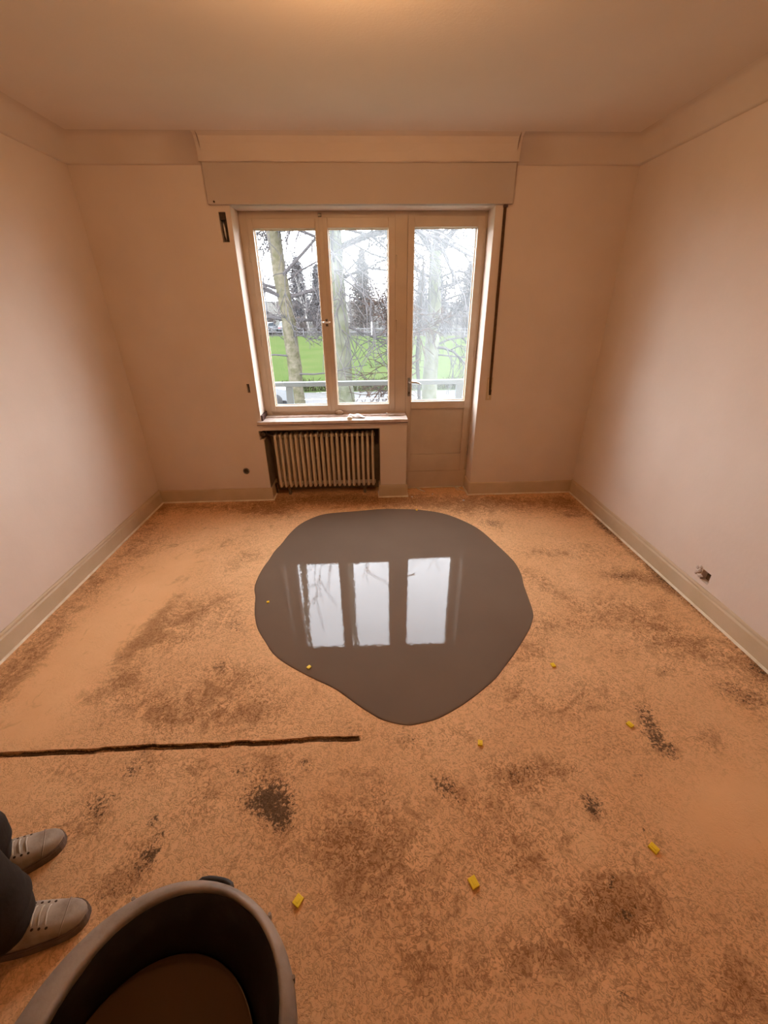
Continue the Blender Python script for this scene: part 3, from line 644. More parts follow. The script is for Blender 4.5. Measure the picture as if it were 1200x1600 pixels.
t = thing('old_winder_box', 'rusty metal strap winder exposed in the wall slot left of the window', 'winder', (-.958, .05, 2.1))
wbx = MB(); wbx.box((-.0235, -.010, -.0885), (.0235, .003, .0835))
wbx.build('housing', M['oldmetal'], t)
cw = MB(); cw.tube([(-.006, -.030, .05), (-.002, -.036, .0), (.002, -.040, -.05), (.004, -.032, -.075)], [.006, .009, .008, .005], 8)
cw.build('coil_spring', M['metal'], t)
MB().bbox((-.021, -.048, .040), (.021, -.008, .082), .003).build('top_bracket', M['dark'], t)
MB().bbox((.008, -.052, -.086), (.021, -.008, .035), .003).build('side_bracket', M['dark'], t)

t = thing('socket_box', 'empty round socket box low on the back wall left of the radiator', 'socket', (-1.093, 0, .288))
rg = MB()
prof = [(.020, -.02), (.020, .004), (.0265, .005), (.0285, .002), (.0285, -.002), (.024, -.02)]
vsn = 20
rg.lathe(prof, vsn)
ring = rg.build('box_ring', M['oldmetal'], t); ring.rotation_euler = (R(90), 0, 0); ring.location = (0, -.004, 0)
cp = MB().lathe([(0.0001, 0), (.021, 0), (.021, -.002), (.0001, -.002)], 20).build('box_bottom', M['dark'], t); cp.rotation_euler = (R(90), 0, 0); cp.location = (0, -.0025, 0)

t = thing('broken_socket', 'broken out socket hole with plaster lumps above the right baseboard', 'socket', (XR, -1.60, .19))
MB().box((.035, -.071, -.031), (.0445, -.013, .035)).build('hole_bottom', M['hole'], t)
rs = random.Random(11)
for k in range(9):
    lump = bmesh.new(); bmesh.ops.create_icosphere(lump, subdivisions=2, radius=1)
    px_, pz_ = rs.uniform(-.014, .030), rs.uniform(-.022, .040)
    sx_, sy_, sz_ = rs.uniform(.004, .009), rs.uniform(.010, .020), rs.uniform(.008, .015)
    for v in lump.verts:
        f = 1 + rs.uniform(-.18, .18)
        v.co = Vector((v.co.x*sx_*f, v.co.y*sy_*f+px_, v.co.z*sz_*f+pz_))
    q = MB(); lump.verts.index_update(); q.add([v.co for v in lump.verts], [[v.index for v in f.verts] for f in lump.faces], True); lump.free()
    q.build('plaster_lump', M['box'], t)

# ---- ceiling lamp (just above the frame)
t = thing('ceiling_lamp', 'bare warm bulb in a holder below the middle of the ceiling', 'lamp', (-.04, -1.86, .065))
MB().lathe([(.001, ZC-.065), (.045, ZC-.065), (.045, ZC-.077), (.020, ZC-.095), (.001, ZC-.095)], 24).build('ceiling_rose', M['white'], t)
MB().tube([(0, 0, ZC-.090), (0, 0, ZC-.135)], .004, 8).build('cord', M['white'], t)
MB().lathe([(.001, ZC-.13), (.018, ZC-.132), (.020, ZC-.165), (.017, ZC-.170), (.001, ZC-.170)], 20).build('holder', M['white'], t)
MB().lathe([(.001, ZC-.166), (.013, ZC-.168), (.016, ZC-.19), (.027, ZC-.215), (.030, ZC-.232), (.026, ZC-.250), (.014, ZC-.261), (.001, ZC-.264)], 20).build('bulb', M['bulb'], t)

# ================================================================== THINGS ON THE FLOOR
PUD = [(.127,-.262),(.30,-.275),(.434,-.300),(.56,-.345),(.667,-.410),(.77,-.52),(.856,-.648),(.905,-.78),(.938,-.903),(.972,-1.03),(.997,-1.162),(.992,-1.30),(.968,-1.42),(.935,-1.657),(.895,-1.75),(.845,-1.825),(.728,-1.966),(.64,-2.06),(.565,-2.135),(.417,-2.242),(.288,-2.312),(.205,-2.336),(.131,-2.343),(.036,-2.316),(-.02,-2.28),(-.075,-2.237),(-.14,-2.18),(-.196,-2.135),(-.325,-2.057),(-.445,-1.975),(-.52,-1.905),(-.574,-1.825),(-.64,-1.72),(-.682,-1.61),(-.704,-1.52),(-.719,-1.44),(-.748,-1.34),(-.752,-1.235),(-.742,-1.12),(-.722,-1.02),(-.705,-.91),(-.671,-.80),(-.64,-.67),(-.588,-.527),(-.52,-.43),(-.43,-.352),(-.34,-.318),(-.20,-.30),(-.098,-.288),(.02,-.272)]
def closed_spline(P, k):
    out = []; n = len(P)
    for i in range(n):
        p0, p1, p2, p3 = (Vector(P[(i+j-1) % n]) for j in range(4))
        for s in range(k):
            t = s/k
            out.append(.5*((2*p1) + (p2-p0)*t + (2*p0-5*p1+4*p2-p3)*t*t + (3*p1-p0-3*p2+p3)*t**3))
    return out
def puddle():
    P = closed_spline(PUD, 5); n = len(P)
    r = random.Random(2)
    rings = []
    for off, z in ((0, .0003), (.002, .0022), (.007, .0035), (.018, .0043), (.05, .0046), (.2, .0046)):
        ring = []
        for i in range(n):
            d = (P[(i+1) % n]-P[i-1]).normalized()
            nn = Vector((d.y, -d.x))      # outline runs clockwise seen from above: inside to the right
            q = P[i] + nn*off
            if off > .1: q = P[i].lerp(Vector((.12, -1.25)), .28)
            ring.append((q.x, q.y, z))
        rings.append(ring)
    m_ = MB(); vs = [v for rg_ in rings for v in rg_]; fs = []
    for a in range(len(rings)-1):
        for i in range(n): fs.append((a*n+i, a*n+(i+1) % n, (a+1)*n+(i+1) % n, (a+1)*n+i))
    c = len(vs); vs.append((.12, -1.25, .0046))
    a = len(rings)-1
    for i in range(n): fs.append((a*n+i, a*n+(i+1) % n, c))
    m_.add(vs, fs, True)
    o = m_.build('compound_puddle', M['puddle'])
    return tag(o, 'glossy dark grey puddle of wet levelling compound in the middle of the floor', 'puddle')
puddle()

def chip_mesh():
    m_ = MB(); m_.bbox((-.0165, -.014, .0), (.0165, .014, .010), .002)
    m_.bbox((-.009, -.005, .0095), (.009, .005, .0118), .001)
    return m_
CH = [(-.629, -1.495, 20, 'small yellow level marker in the puddle near its left edge', .55, .003),
      (-.321, -2.011, 50, 'small yellow level marker in the puddle near its lower left edge', .7, .003),
      (.410, -.315, 10, 'tiny yellow level marker at the puddle far edge near the balcony door', .5, .004),
      (.886, -2.058, 100, 'yellow level marker on bare floor closest to the puddle right side', .8, 0),
      (1.078, -2.390, 115, 'yellow level marker on the floor beside the black speckled stain', .9, 0),
      (.424, -2.439, 75, 'yellow level marker on the floor just below the puddle tip', .8, 0),
      (.900, -2.824, 120, 'yellow level marker on the floor nearest the right wall side, above a brown patch', 1, 0),
      (.289, -2.884, 112, 'yellow level marker on open floor halfway between tub and right side markers', 1.08, 0),
      (-.248, -2.902, 55, 'yellow level marker on the floor beside the black mortar tub', 1, 0)]
ch0 = None
for (x, y, a, lab, s_, z) in CH:
    if ch0 is None: o = ch0 = chip_mesh().build('level_marker', M['yellow'])
    else: o = ch0.copy(); COL.objects.link(o)
    o.location = (x, y, z); o.rotation_euler = (0, 0, R(a)); o.scale = (s_*.84, s_*.84, .8)
    tag(o, lab, 'marker', 'yellow level markers on the floor')

# ---- mortar tub
TX, TY, TH = -.458, -3.255, .35
tub = thing('mortar_tub', 'round black rubber mortar tub with mortar stained rim at the lower left', 'tub', (TX, TY, 0))
tb = MB()
tb.lathe([(.0005, .004), (.19, .004), (.196, .0), (.202, .006), (.238, .318), (.243, .324), (.240, .335), (.2345, .330), (.214, .20), (.195, .016), (.0005, .014)], 72)
def lean(z): return (.018*max(-1, (z-.27)/.08), .028*max(-.55, (z-.25)/.10))
tb.v = [(x+lean(z)[0]*min(1, math.hypot(x, y)*8), y+lean(z)[1]*min(1, math.hypot(x, y)*8), z) for x, y, z in tb.v]
tb.build('tub_body', M['tub'], tub)
r_ = MB()
n = 96; prof = [(.243, .318), (.268, .320), (.282, .314), (.2875, .322), (.286, .333), (.281, .339), (.240, .3505), (.234, .349), (.2315, .343), (.234, .322)]
jr2 = random.Random(9); vs = []; wob = [(.004*math.sin(3*2*math.pi*k/n+1.0) + jr2.uniform(-.0007, .0007)) for k in range(n)]
for (rr, z) in prof:
    for k in range(n):
        a = 2*math.pi*k/n; q = rr + wob[k]*.5
        f_ = min(1, max(0, (.281-rr)/.03)); vs.append((q*math.cos(a)+.018*f_, q*math.sin(a)+.028*f_, z + .002*math.sin(2*a)))
fs = [(i*n+k, i*n+(k+1) % n, ((i+1) % len(prof))*n+(k+1) % n, ((i+1) % len(prof))*n+k) for i in range(len(prof)) for k in range(n)]
r_.add(vs, fs, True); r_.build('rim', M['tub_rim'], tub)
for a0 in (R(80), R(260)):
    h = MB(); pts = []
    for t_ in np.linspace(-1, 1, 9):
        a = a0 + t_*.17; rr = .282 + .012*(1-t_**4)
        pts.append((rr*math.cos(a), rr*math.sin(a), .320 - .006*(1-t_*t_)))
    h.tube(pts, [.005]+[.0075]*7+[.005], 10); h.build('handle', M['tub'], tub)
# dried drips down the outer wall
for a0, ln in ((R(22), .10), (R(8), .14), (R(47), .07), (R(118), .08)):
    d_ = MB(); d_.tube([(.290*math.cos(a0), .290*math.sin(a0), .335), (.289*math.cos(a0), .289*math.sin(a0), .318), (.262*math.cos(a0), .262*math.sin(a0), .316), (.25*math.cos(a0), .25*math.sin(a0), .31-ln)], [.004, .006, .006, .003], 6)
    d_.build('mortar_drip', M['tub_rim'], tub)
sl_ = MB().lathe([(.0005, .199), (.10, .199), (.20, .1995), (.206, .2005), (.2095, .202), (.208, .19), (.0005, .19)], 64)
so_ = sl_.build('slurry', M['slurry'], None, (TX-.017, TY-.0145, 0))
tag(so_, 'wet slurry in the black mortar tub, darkened in colour for shade', 'slurry')
# stirring mark: dried mortar spatter on the floor by the tub
sp_ = MB(); rs = random.Random(4)
for k in range(14):
    t_ = k/13; x = TX+.305+.045*t_+rs.uniform(-.006, .006); y = TY+.03-.16*t_+rs.uniform(-.01, .01); s_ = rs.uniform(.004, .010)
    sp_.lathe([(.0002, .003), (s_*.6, .0026), (s_, .0)], 7, (x, y, .0))
tag(sp_.build('mortar_spatter', M['tub']), 'trail of dark mortar spatter on the floor at the tub right side', 'spatter', kind='stuff')

# ---- crumbs at the far edge of the floor
for x, y, s_, lab in ((.86, -.14, .010, 'white plaster crumb on the floor right of the balcony door'), (.40, -.03, .008, 'white plaster crumb on the floor before the door threshold'), (.60, .02, .006, 'smallest plaster crumb at the middle of the door threshold')):
    bm = bmesh.new(); bmesh.ops.create_icosphere(bm, subdivisions=2, radius=s_)
    for v in bm.verts:
        v.co *= 1 + rs.uniform(-.22, .22); v.co.z *= .6
    bm.verts.index_update()
    q = MB().add([v.co for v in bm.verts], [[v.index for v in f.verts] for f in bm.faces]); bm.free()
    tag(q.build('plaster_crumb', M['white'], None, (x, y, s_*.55)), lab, 'crumb')

# ---- things on the sill
def crumpled():
    nx_, ny_ = 22, 14; vs = []; fs = []; r = random.Random(21)
    for j in range(ny_):
        for i in range(nx_):
            u, v = i/(nx_-1), j/(ny_-1)
            x = -.068 + .140*u; y = -.030 + .062*v
            arch = .030*math.sin(math.pi*min(1, max(0, v*.9+.1)))*(1-.55*u**2) + .008*math.sin(9*u+4*v)
            z = max(.002, arch*(.35+.65*math.sin(math.pi*min(1, u*.85+.15))) + r.uniform(-.0012, .0012))
            vs.append((x + .012*math.sin(3*v), y - .018*u, z))
    for j in range(ny_-1):
        for i in range(nx_-1): fs.append((j*nx_+i, j*nx_+i+1, (j+1)*nx_+i+1, (j+1)*nx_+i))
    o = MB().add(vs, fs, True).build('plastic_wrapper', M['white'], None, (-.098, .082, .733))
    s_ = o.modifiers.new('thickness', 'SOLIDIFY'); s_.thickness = .002; s_.offset = 1
    return tag(o, 'crumpled white plastic wrapper lying on the window sill', 'wrapper')
crumpled()
t = thing('tape_roll', 'small pale roll of tape on the sill before the white wrapper', 'tape', (-.148, .010, .7315))
MB().lathe([(.012, 0), (.021, 0), (.022, .002), (.022, .020), (.021, .022), (.012, .022)], 24, close=True).build('tape', M['edge'], t)
MB().lathe([(.0105, .001), (.012, .001), (.012, .021), (.0105, .021)], 24, close=True).build('core', M['tan'], t)
bm = bmesh.new(); bmesh.ops.create_icosphere(bm, subdivisions=3, radius=1)
for v in bm.verts:
    f = 1 + rs.uniform(-.07, .07); v.co = Vector((v.co.x*.036*f, v.co.y*.022*f, max(-.6, v.co.z)*.024*f))
bm.verts.index_update(); q = MB().add([v.co for v in bm.verts], [[v.index for v in f.verts] for f in bm.faces], True); bm.free()
tag(q.build('plaster_lump', M['tan'], None, (-.243, .155, .7555)), 'tan plaster lump on the sill left of the white wrapper', 'lump')
bm = bmesh.new(); bmesh.ops.create_icosphere(bm, subdivisions=3, radius=.008)
for v in bm.verts: v.co *= 1 + rs.uniform(-.06, .06)
bm.verts.index_update(); q = MB().add([v.co for v in bm.verts], [[v.index for v in f.verts] for f in bm.faces], True); bm.free()
tag(q.build('wall_plug', M['white'], None, (.176, .135, .749)), 'tiny white plug on the sill near its right end', 'plug')
tag(MB().tube([(.19, .09, .735), (.24, .10, .736), (.29, .105, .735), (.325, .11, .735)], [.003, .004, .004, .003], 6).build('putty_strip', M['tan']), 'thin strip of old putty lying on the sill right end', 'strip')

# ================================================================== PERSON (standing, cropped by the frame)
PX, PY = -1.17, -2.87
person = thing('person', 'person in dark work trousers and dusty lace-up shoes beside the mortar tub', 'person', (PX, PY, 0))
AN = {'l': (-1.232, -2.800, 28), 'r': (-1.058, -2.945, 11)}      # ankles and headings
A1 = Vector((AN['l'][0]-PX, AN['l'][1]-PY, .08)); A2 = Vector((AN['r'][0]-PX, AN['r'][1]-PY, .08))
K1 = A1 + Vector((.055, -.005, .40)); K2 = A2 + Vector((-.02, .01, .40))
H1 = Vector((-.035, .095, .92)); H2 = Vector((-.035, -.095, .92))
def body():
    V = []; E = []; RD = []
    def v(p, r, par=None):
        V.append(tuple(p)); RD.append(r)
        if par is not None: E.append((par, len(V)-1))
        return len(V)-1
    root = v((-.035, 0, .97), .135)
    sp1 = v((-.03, 0, 1.12), .125, root); sp2 = v((-.02, 0, 1.28), .14, sp1); ch = v((-.02, 0, 1.42), .135, sp2)
    nk = v((.0, 0, 1.53), .058, ch); h0 = v((.02, 0, 1.60), .078, nk); h1 = v((.025, 0, 1.67), .092, h0); h2 = v((.02, 0, 1.735), .082, h1)
    ns = v((.118, 0, 1.655), .014, h1)
    for s, H_, K_, A_ in ((1, H1, K1, A1), (-1, H2, K2, A2)):
        hp_ = v(H_, .095, root); th = v(H_.lerp(K_, .5), .078, hp_); kn_ = v(K_, .056, th); cf = v(K_.lerp(A_, .35), .055, kn_); an = v(A_, .040, cf)
        sh = v((-.02, s*.19, 1.44), .062, ch); el = v((-.03, s*.25, 1.15), .042, sh); fa = v((-.045, s*.255, 1.03), .038, el); wr = v((-.045, s*.25, .91), .028, fa)
        pm = v((-.04, s*.25, .865), .032, wr); kb = v((-.036, s*.25, .825), .030, pm)
        for k, ln in enumerate((.062, .070, .066, .052)):
            xx = -.036 + (1.5-k)*.019
            f1 = v((xx, s*.250, .805), .0095, kb); f2 = v((xx, s*.246, .805-ln*.55), .0085, f1); v((xx, s*.236, .805-ln), .0075, f2)
        t1 = v((-.005, s*.240, .850), .0115, pm); t2 = v((.012, s*.230, .822), .0095, t1); v((.014, s*.224, .798), .008, t2)
    me = bpy.data.meshes.new('body'); me.from_pydata(V, E, []); me.materials.append(M['skin'])
    o = bpy.data.objects.new('body', me); COL.objects.link(o); o.parent = person
    sk = o.modifiers.new('skin', 'SKIN'); sk.use_smooth_shade = True
    for i, d in enumerate(me.skin_vertices[0].data):
        d.radius = (RD[i], RD[i]); d.use_root = (i == 0)
    ss = o.modifiers.new('smooth', 'SUBSURF'); ss.levels = 2; ss.render_levels = 2
    return o
bd = body()
for s in (1, -1):
    MB().lathe([(.0005, .013), (.007, .011), (.012, .005), (.013, 0), (.0005, -.002)], 12).build('eye', M['eye'], person, (.108, s*.034, 1.683))
    MB().tube([(.02, s*.095, 1.69), (.012, s*.108, 1.675), (.02, s*.098, 1.645)], [.010, .014, .008], 8).build('ear', M['skin'], person)
MB().tube([(.112, -.026, 1.617), (.122, 0, 1.615), (.112, .026, 1.617)], [.004, .007, .004], 8).build('mouth', mat('lips', (.45, .2, .16), .5), person)
hr = bmesh.new(); bmesh.ops.create_icosphere(hr, subdivisions=3, radius=1)
for q_ in [q_ for q_ in hr.verts if q_.co.z < -.25 or (q_.co.x > .55 and q_.co.z < .45)]: hr.verts.remove(q_)
for q_ in hr.verts: q_.co = Vector((.012+q_.co.x*.108, q_.co.y*.100, 1.715+q_.co.z*.105))
hr.verts.index_update(); q = MB().add([q_.co for q_ in hr.verts], [[q_.index for q_ in f.verts] for f in hr.faces], True); hr.free()
q.build('hair', M['hair'], person)

def loft(mb, rings, n, seed, amp, cap=True, fold=0.0):
    """rings: (centre, rx, ry) -> tube with cloth creases"""
    r = random.Random(seed); ph = [r.uniform(0, 6.28) for _ in range(8)]
    vs = []
    for i, (c, rx, ry) in enumerate(rings):
        for k in range(n):
            a = 2*math.pi*k/n
            f = 1 + amp*(math.sin(3*a+ph[0]+i*.9)*.5 + math.sin(5*a+ph[1]-i*1.3)*.35 + math.sin(2*a+ph[2]+i*2.1)*.4)
            zz = c[2] + fold*math.sin(2*a+ph[3]+i*1.7)
            vs.append((c[0]+rx*f*math.cos(a), c[1]+ry*f*math.sin(a), zz))
    fs = [(i*n+k, i*n+(k+1) % n, (i+1)*n+(k+1) % n, (i+1)*n+k) for i in range(len(rings)-1) for k in range(n)]
    if cap: fs += [tuple(range(n))[::-1], tuple((len(rings)-1)*n+k for k in range(n))]
    mb.add(vs, fs, True)
tr = MB()
def leg_rings(A_, K_, H_, toe):
    out = []
    prof = [(0, .078, .078), (.05, .090, .086), (.11, .090, .086), (.17, .104, .096), (.24, .098, .090), (.31, .104, .094), (.40, .094, .088), (.52, .096, .090), (.66, .092, .09), (.80, .100, .098), (1.0, .108, .105), (1.25, .115, .112), (1.55, .118, .115), (1.9, .115, .105)]
    for t_, rx, ry in prof:
        c = A_.lerp(K_, t_) if t_ <= 1 else K_.lerp(H_, (t_-1)/.9)
        if t_ < .25: c = c + Vector((toe[0], toe[1], 0))*(.004*(1-t_*4))
        out.append((Vector((c.x, c.y, c.z - .028 if t_ == 0 else c.z)), rx, ry))
    return out
loft(tr, leg_rings(A1, K1, H1, (1, .4)), 28, 3, .045, fold=.006)
loft(tr, leg_rings(A2, K2, H2, (1, .2)), 28, 8, .045, fold=.006)
loft(tr, [(Vector((-.035, 0, .82)), .12, .17), (Vector((-.035, 0, .90)), .145, .205), (Vector((-.035, 0, .99)), .142, .20), (Vector((-.03, 0, 1.06)), .135, .185)], 28, 2, .01)
to = tr.build('trousers', M['trouser'], person)
sm_ = to.modifiers.new('smooth', 'SUBSURF'); sm_.levels = 1; sm_.render_levels = 1
jk = MB()
loft(jk, [(Vector((-.03, 0, 1.0)), .155, .212), (Vector((-.028, 0, 1.12)), .148, .20), (Vector((-.02, 0, 1.28)), .158, .21), (Vector((-.02, 0, 1.40)), .15, .215), (Vector((-.012, 0, 1.47)), .11, .16), (Vector((-.005, 0, 1.51)), .07, .08)], 28, 5, .015)
for s in (1, -1):
    rr = []
    P_ = [Vector((-.02, s*.16, 1.45)), Vector((-.02, s*.20, 1.42)), Vector((-.03, s*.245, 1.28)), Vector((-.03, s*.255, 1.15)), Vector((-.045, s*.258, 1.03)), Vector((-.045, s*.253, .925))]
    jk.tube(P_, [.07, .082, .068, .060, .054, .046], 18)
jk.build('jacket', M['shirt'], person)

def shoe(name_loc, heading, label):
    root = bpy.data.objects.new('shoe', None); COL.objects.link(root); root.parent = person
    ax, ay = name_loc; root.location = (ax-PX, ay-PY, 0); root.rotation_euler = (0, 0, R(heading))
    # local x: heel -.085 ... toe +.205
    outl = []
    def half(t):                     # half width along the length 0..1
        return .043*(1-max(0, (t-.80)/.20)**2.6)**.5 * (.80 + .33*math.sin(math.pi*min(1, t*.78+.12))**2) * min(1, (t/.07)**.5 if t < .07 else 1)
    L_ = .290
    ts_ = [.002, .02, .05, .1, .2, .3, .42, .55, .68, .78, .86, .92, .96, .985, .998]
    up = MB(); nn = 17; vs = []; fs = []
    def top(t):
        if t < .30: return .105
        if t < .52: return .105 - (t-.30)/.22*.012
        if t < .80: return .093 - (t-.52)/.28*.030
        return .063 - .020*((t-.80)/.20)**2.2
    for t in ts_:
        hw = half(t); hz = top(t)
        for k in range(nn):
            a = math.pi*k/(nn-1)
            ca, sa = math.cos(a), math.sin(a)
            y = hw*math.copysign(abs(ca)**.62, ca); z = .022 + (hz-.022)*abs(sa)**.72
            vs.append((-.085+L_*t, y, z))
    for i in range(len(ts_)-1):
        for k in range(nn-1): fs.append((i*nn+k, i*nn+k+1, (i+1)*nn+k+1, (i+1)*nn+k))
    fs.append(tuple(range(nn))); fs.append(tuple((len(ts_)-1)*nn+k for k in range(nn))[::-1])
    for i in range(len(ts_)-1): fs.append((i*nn, (i+1)*nn, (i+1)*nn+nn-1, i*nn+nn-1))
    up.add(vs, fs, True); up.build('upper', M['shoe'], root)
    # toe cap with a stitched ridge
    tc_ = MB(); pts = []
    for k in range(1, nn-1):
        a = math.pi*k/(nn-1); t = .80; hw = half(t)+.0012; hz = top(t)+.0012
        ca, sa = math.cos(a), math.sin(a)
        pts.append((-.085+L_*(t+.05*abs(sa)), hw*.985*math.copysign(abs(ca)**.62, ca), .022+(hz-.025)*abs(sa)**.72))
    tc_.tube(pts, .0022, 6); tc_.build('toe_seam', M['shoe'], root)
    so2 = MB(); poly = [(-.085+L_*t, half(t)+.0045) for t in ts_] + [(-.085+L_*t, -half(t)-.0045) for t in ts_[::-1]]
    so2.prism(poly, .0005, .024); sl2 = so2.build('sole', M['sole'], root)
    md = MB(); poly2 = [(-.085+L_*t, half(t)+.0028) for t in ts_] + [(-.085+L_*t, -half(t)-.0028) for t in ts_[::-1]]
    md.prism(poly2, .0235, .031); md.build('welt', M['sole'], root)
    tg = MB(); tg.bbox((.015, -.020, .090), (.062, .020, .108), .004); tg.build('tongue', M['shoe'], root)
    for k in range(4):
        x = .072 + k*.0155; z = top((x+.085)/L_)+.002
        MB().tube([(x, -.030, z-.016), (x+.002, -.018, z-.001), (x, 0, z+.004), (x-.002, .018, z-.001), (x, .030, z-.016)], .0028, 6).build('lace', M['lace'], root)
        for s in (1, -1):
            MB().tube([(x+.006, s*.0275, z-.0125), (x+.006, s*.0305, z-.0085)], .0034, 8).build('eyelet', M['dark'], root)
    if label: root['label'] = label
shoe(AN['l'][:2], AN['l'][2], None)
shoe(AN['r'][:2], AN['r'][2], None)

# ================================================================== OUTSIDE
# balcony
t = thing('balcony_railing', 'pale painted metal balcony railing beyond the window and door', 'railing', (0, 1.0, 0))
MB().bbox((-3.2, -.030, .846), (3.4, .030, .892), .006).build('top_rail', M['rail'], t)
for x in (-2.6, -.812, 1.0, 2.8):
    MB().bbox((x-.036, -.02, -.12), (x+.036, .02, .848), .004).build('post', M['rail'], t)
MB().bbox((-3.2, -.012, .08), (3.4, .012, .11), .003).build('lower_rail', M['rail'], t)
struct(MB().box((-3.3, .32, -.26), (3.5, 1.12, -.10)).build('balcony_slab', M['concrete']), 'concrete balcony slab outside the door', 'slab')
struct(MB().box((-3.3, .325, -3.2), (3.5, .34, -.26)).build('facade_wall', M['concrete']), 'outer facade below the balcony', 'wall')

def gz(x, y):
    z = -3.0 + .60*min(1, max(0, (y-24)/36))
    if y > 61: z += .055*(y-61)
    return z - .012*x*min(1, max(0, (y-24)/36))*.9
def ground(name, x0, x1, y0, y1, nx_, ny_, m, label, cat, dz=0.0, noise=0.0):
    r = random.Random(3); vs = []; fs = []
    for j in range(ny_+1):
        for i in range(nx_+1):
            x = x0+(x1-x0)*i/nx_; y = y0+(y1-y0)*j/ny_
            vs.append((x, y, gz(x, y)+dz+r.uniform(-noise, noise)))
    for j in range(ny_):
        for i in range(nx_): fs.append((j*(nx_+1)+i, j*(nx_+1)+i+1, (j+1)*(nx_+1)+i+1, (j+1)*(nx_+1)+i))
    return struct(MB().add(vs, fs, True).build(name, m), label, cat)
ground('ground_yard', -60, 60, .5, 12, 6, 4, M['lawn'], 'front garden below the balcony', 'ground')
ground('road', -60, 60, 12, 19.6, 8, 2, M['asphalt'], 'pale asphalt street in front of the house', 'road')
ground('pavement', -60, 60, 19.6, 21.6, 8, 1, M['pavement'], 'light pavement along the street', 'pavement', .02)
ground('lawn', -70, 70, 21.6, 61.5, 60, 50, M['lawn'], 'bright green lawn across the street', 'lawn', 0, .03)
ground('bank', -140, 140, 60.0, 160, 40, 30, M['bank'], 'brown winter bank beyond the lawn', 'ground', -.12, .1)

def rv(r, s): return Vector((r.uniform(-s, s), r.uniform(-s, s), r.uniform(-s, s)))
def grow(mb, r, p, d, rad, ln, depth, n=5, droop=0.0, kids=(3, 5), wig=.22, out=None):
    """one branch and, below it, its side branches; returns nothing, fills mb[depth]"""
    k = 4 if depth > 0 else 3
    pts = [p]; rads = [rad]; dd = d.normalized(); q = p
    for i in range(k):
        dd = (dd + rv(r, wig) + Vector((0, 0, -droop*(i/k)))).normalized()
        q = q + dd*(ln/k); pts.append(q); rads.append(max(.008, rad*(1-.62*(i+1)/k)))
    if depth >= 2 and 'single' in mb: mb['single'].append(MB().tube(pts, rads, n, caps=False))
    else: mb[depth].tube(pts, rads, n if depth > 0 else 3, caps=False)
    if depth > 0:
        for j in range(r.randint(*kids)):
            t_ = r.uniform(.25, 1.0); i = min(k-1, int(t_*k)); b0 = pts[i].lerp(pts[i+1], t_*k-i)
            ax = (pts[i+1]-pts[i]).normalized()
            side = ax.orthogonal().normalized(); side.rotate(Matrix.Rotation(r.uniform(0, 6.283), 3, ax))
            nd = (ax*r.uniform(.45, 1.0) + side*r.uniform(.5, 1.0) + Vector((0, 0, .1-droop*.6))).normalized()
            grow(mb, r, b0, nd, max(.013, rads[i]*r.uniform(.42, .62)), ln*r.uniform(.42, .68), depth-1, n, droop, kids, wig)

def big_tree(name, label, path, rads, limbs, seed, barkm, twigm, ivy=None, auto=26, zmin=1.2, reach=3.6):
    r = random.Random(seed); path = [Vector(p) for p in path]
    t = thing(name, label, 'tree', path[0])
    o = path[0]; loc = [p-o for p in path]
    tk = MB(); pp = []; rr = []
    for i in range(len(loc)-1):
        for s in range(4):
            q = s/4; pp.append(loc[i].lerp(loc[i+1], q) + Vector((r.uniform(-.02, .02), r.uniform(-.02, .02), 0))); rr.append((rads[i]*(1-q)+rads[i+1]*q)*r.uniform(.95, 1.06))
    pp.append(loc[-1]); rr.append(rads[-1])
    tk.tube(pp, rr, 14); tk.build('trunk', barkm, t)
    mb = {0: MB(), 1: MB(), 2: MB(), 3: MB(), 'single': []}
    for (p, d, ra, ln, dp) in limbs: grow(mb, r, Vector(p)-o, Vector(d), ra, ln, dp, 6, .08, (3, 6))
    for k in range(auto):
        z = r.uniform(zmin, min(path[-1].z, 5.2)) - o.z
        i = 0
        while i < len(pp)-2 and pp[i+1].z < z: i += 1
        a = r.uniform(0, 6.283); d = Vector((math.cos(a), math.sin(a)*.8, r.uniform(-.1, .7)))
        grow(mb, r, pp[i], d, rr[i]*r.uniform(.16, .34), reach*r.uniform(.6, 1.2), 2, 5, r.choice((.05, .25, .5)), (6, 9))
    for m_ in mb['single']: m_.build('bough', twigm, t, fix=False)
    for dp, nm in ((1, 'branches'), (0, 'twigs')):
        if mb[dp].v: mb[dp].build(nm, twigm, t, fix=False)['kind'] = 'stuff'
    return t
big_tree('street_tree', 'tall mossy trunk street tree seen through the left window pane',
         [(-2.06, 9.5, gz(-2, 9.5)-.1), (-2.12, 9.5, -.5), (-2.17, 9.5, 1.26), (-2.35, 9.5, 3.38), (-2.55, 9.5, 6.5), (-2.7, 9.6, 10.5), (-2.75, 9.6, 14)],
         [.30, .205, .19, .17, .14, .09, .04],
         [((-2.2, 9.5, 2.0), (-1, .1, .55), .05, 3.0, 2), ((-2.25, 9.4, 2.3), (1, -.1, .6), .05, 3.2, 2), ((-2.1, 9.4, -.2), (1, -.2, -.05), .03, 2.2, 2), ((-2.15, 9.4, .3), (-1, -.2, -.1), .03, 2.0, 2)],
         4, M['bark_moss'], M['twig'], auto=13, zmin=1.0, reach=3.0)
big_tree('sapling', 'thin dark sapling just right of the left street tree trunk',
         [(-1.98, 9.75, gz(-2, 9.7)-.1), (-2.02, 9.7, -.55), (-2.19, 9.7, 1.58), (-2.20, 9.7, 3.41), (-2.1, 9.7, 6)],
         [.08, .06, .05, .042, .015], [((-2.2, 9.7, 2.2), (.9, 0, .7), .028, 2.4, 2)], 14, M['bark_dark'], M['twig'], auto=7, zmin=.5, reach=1.4)
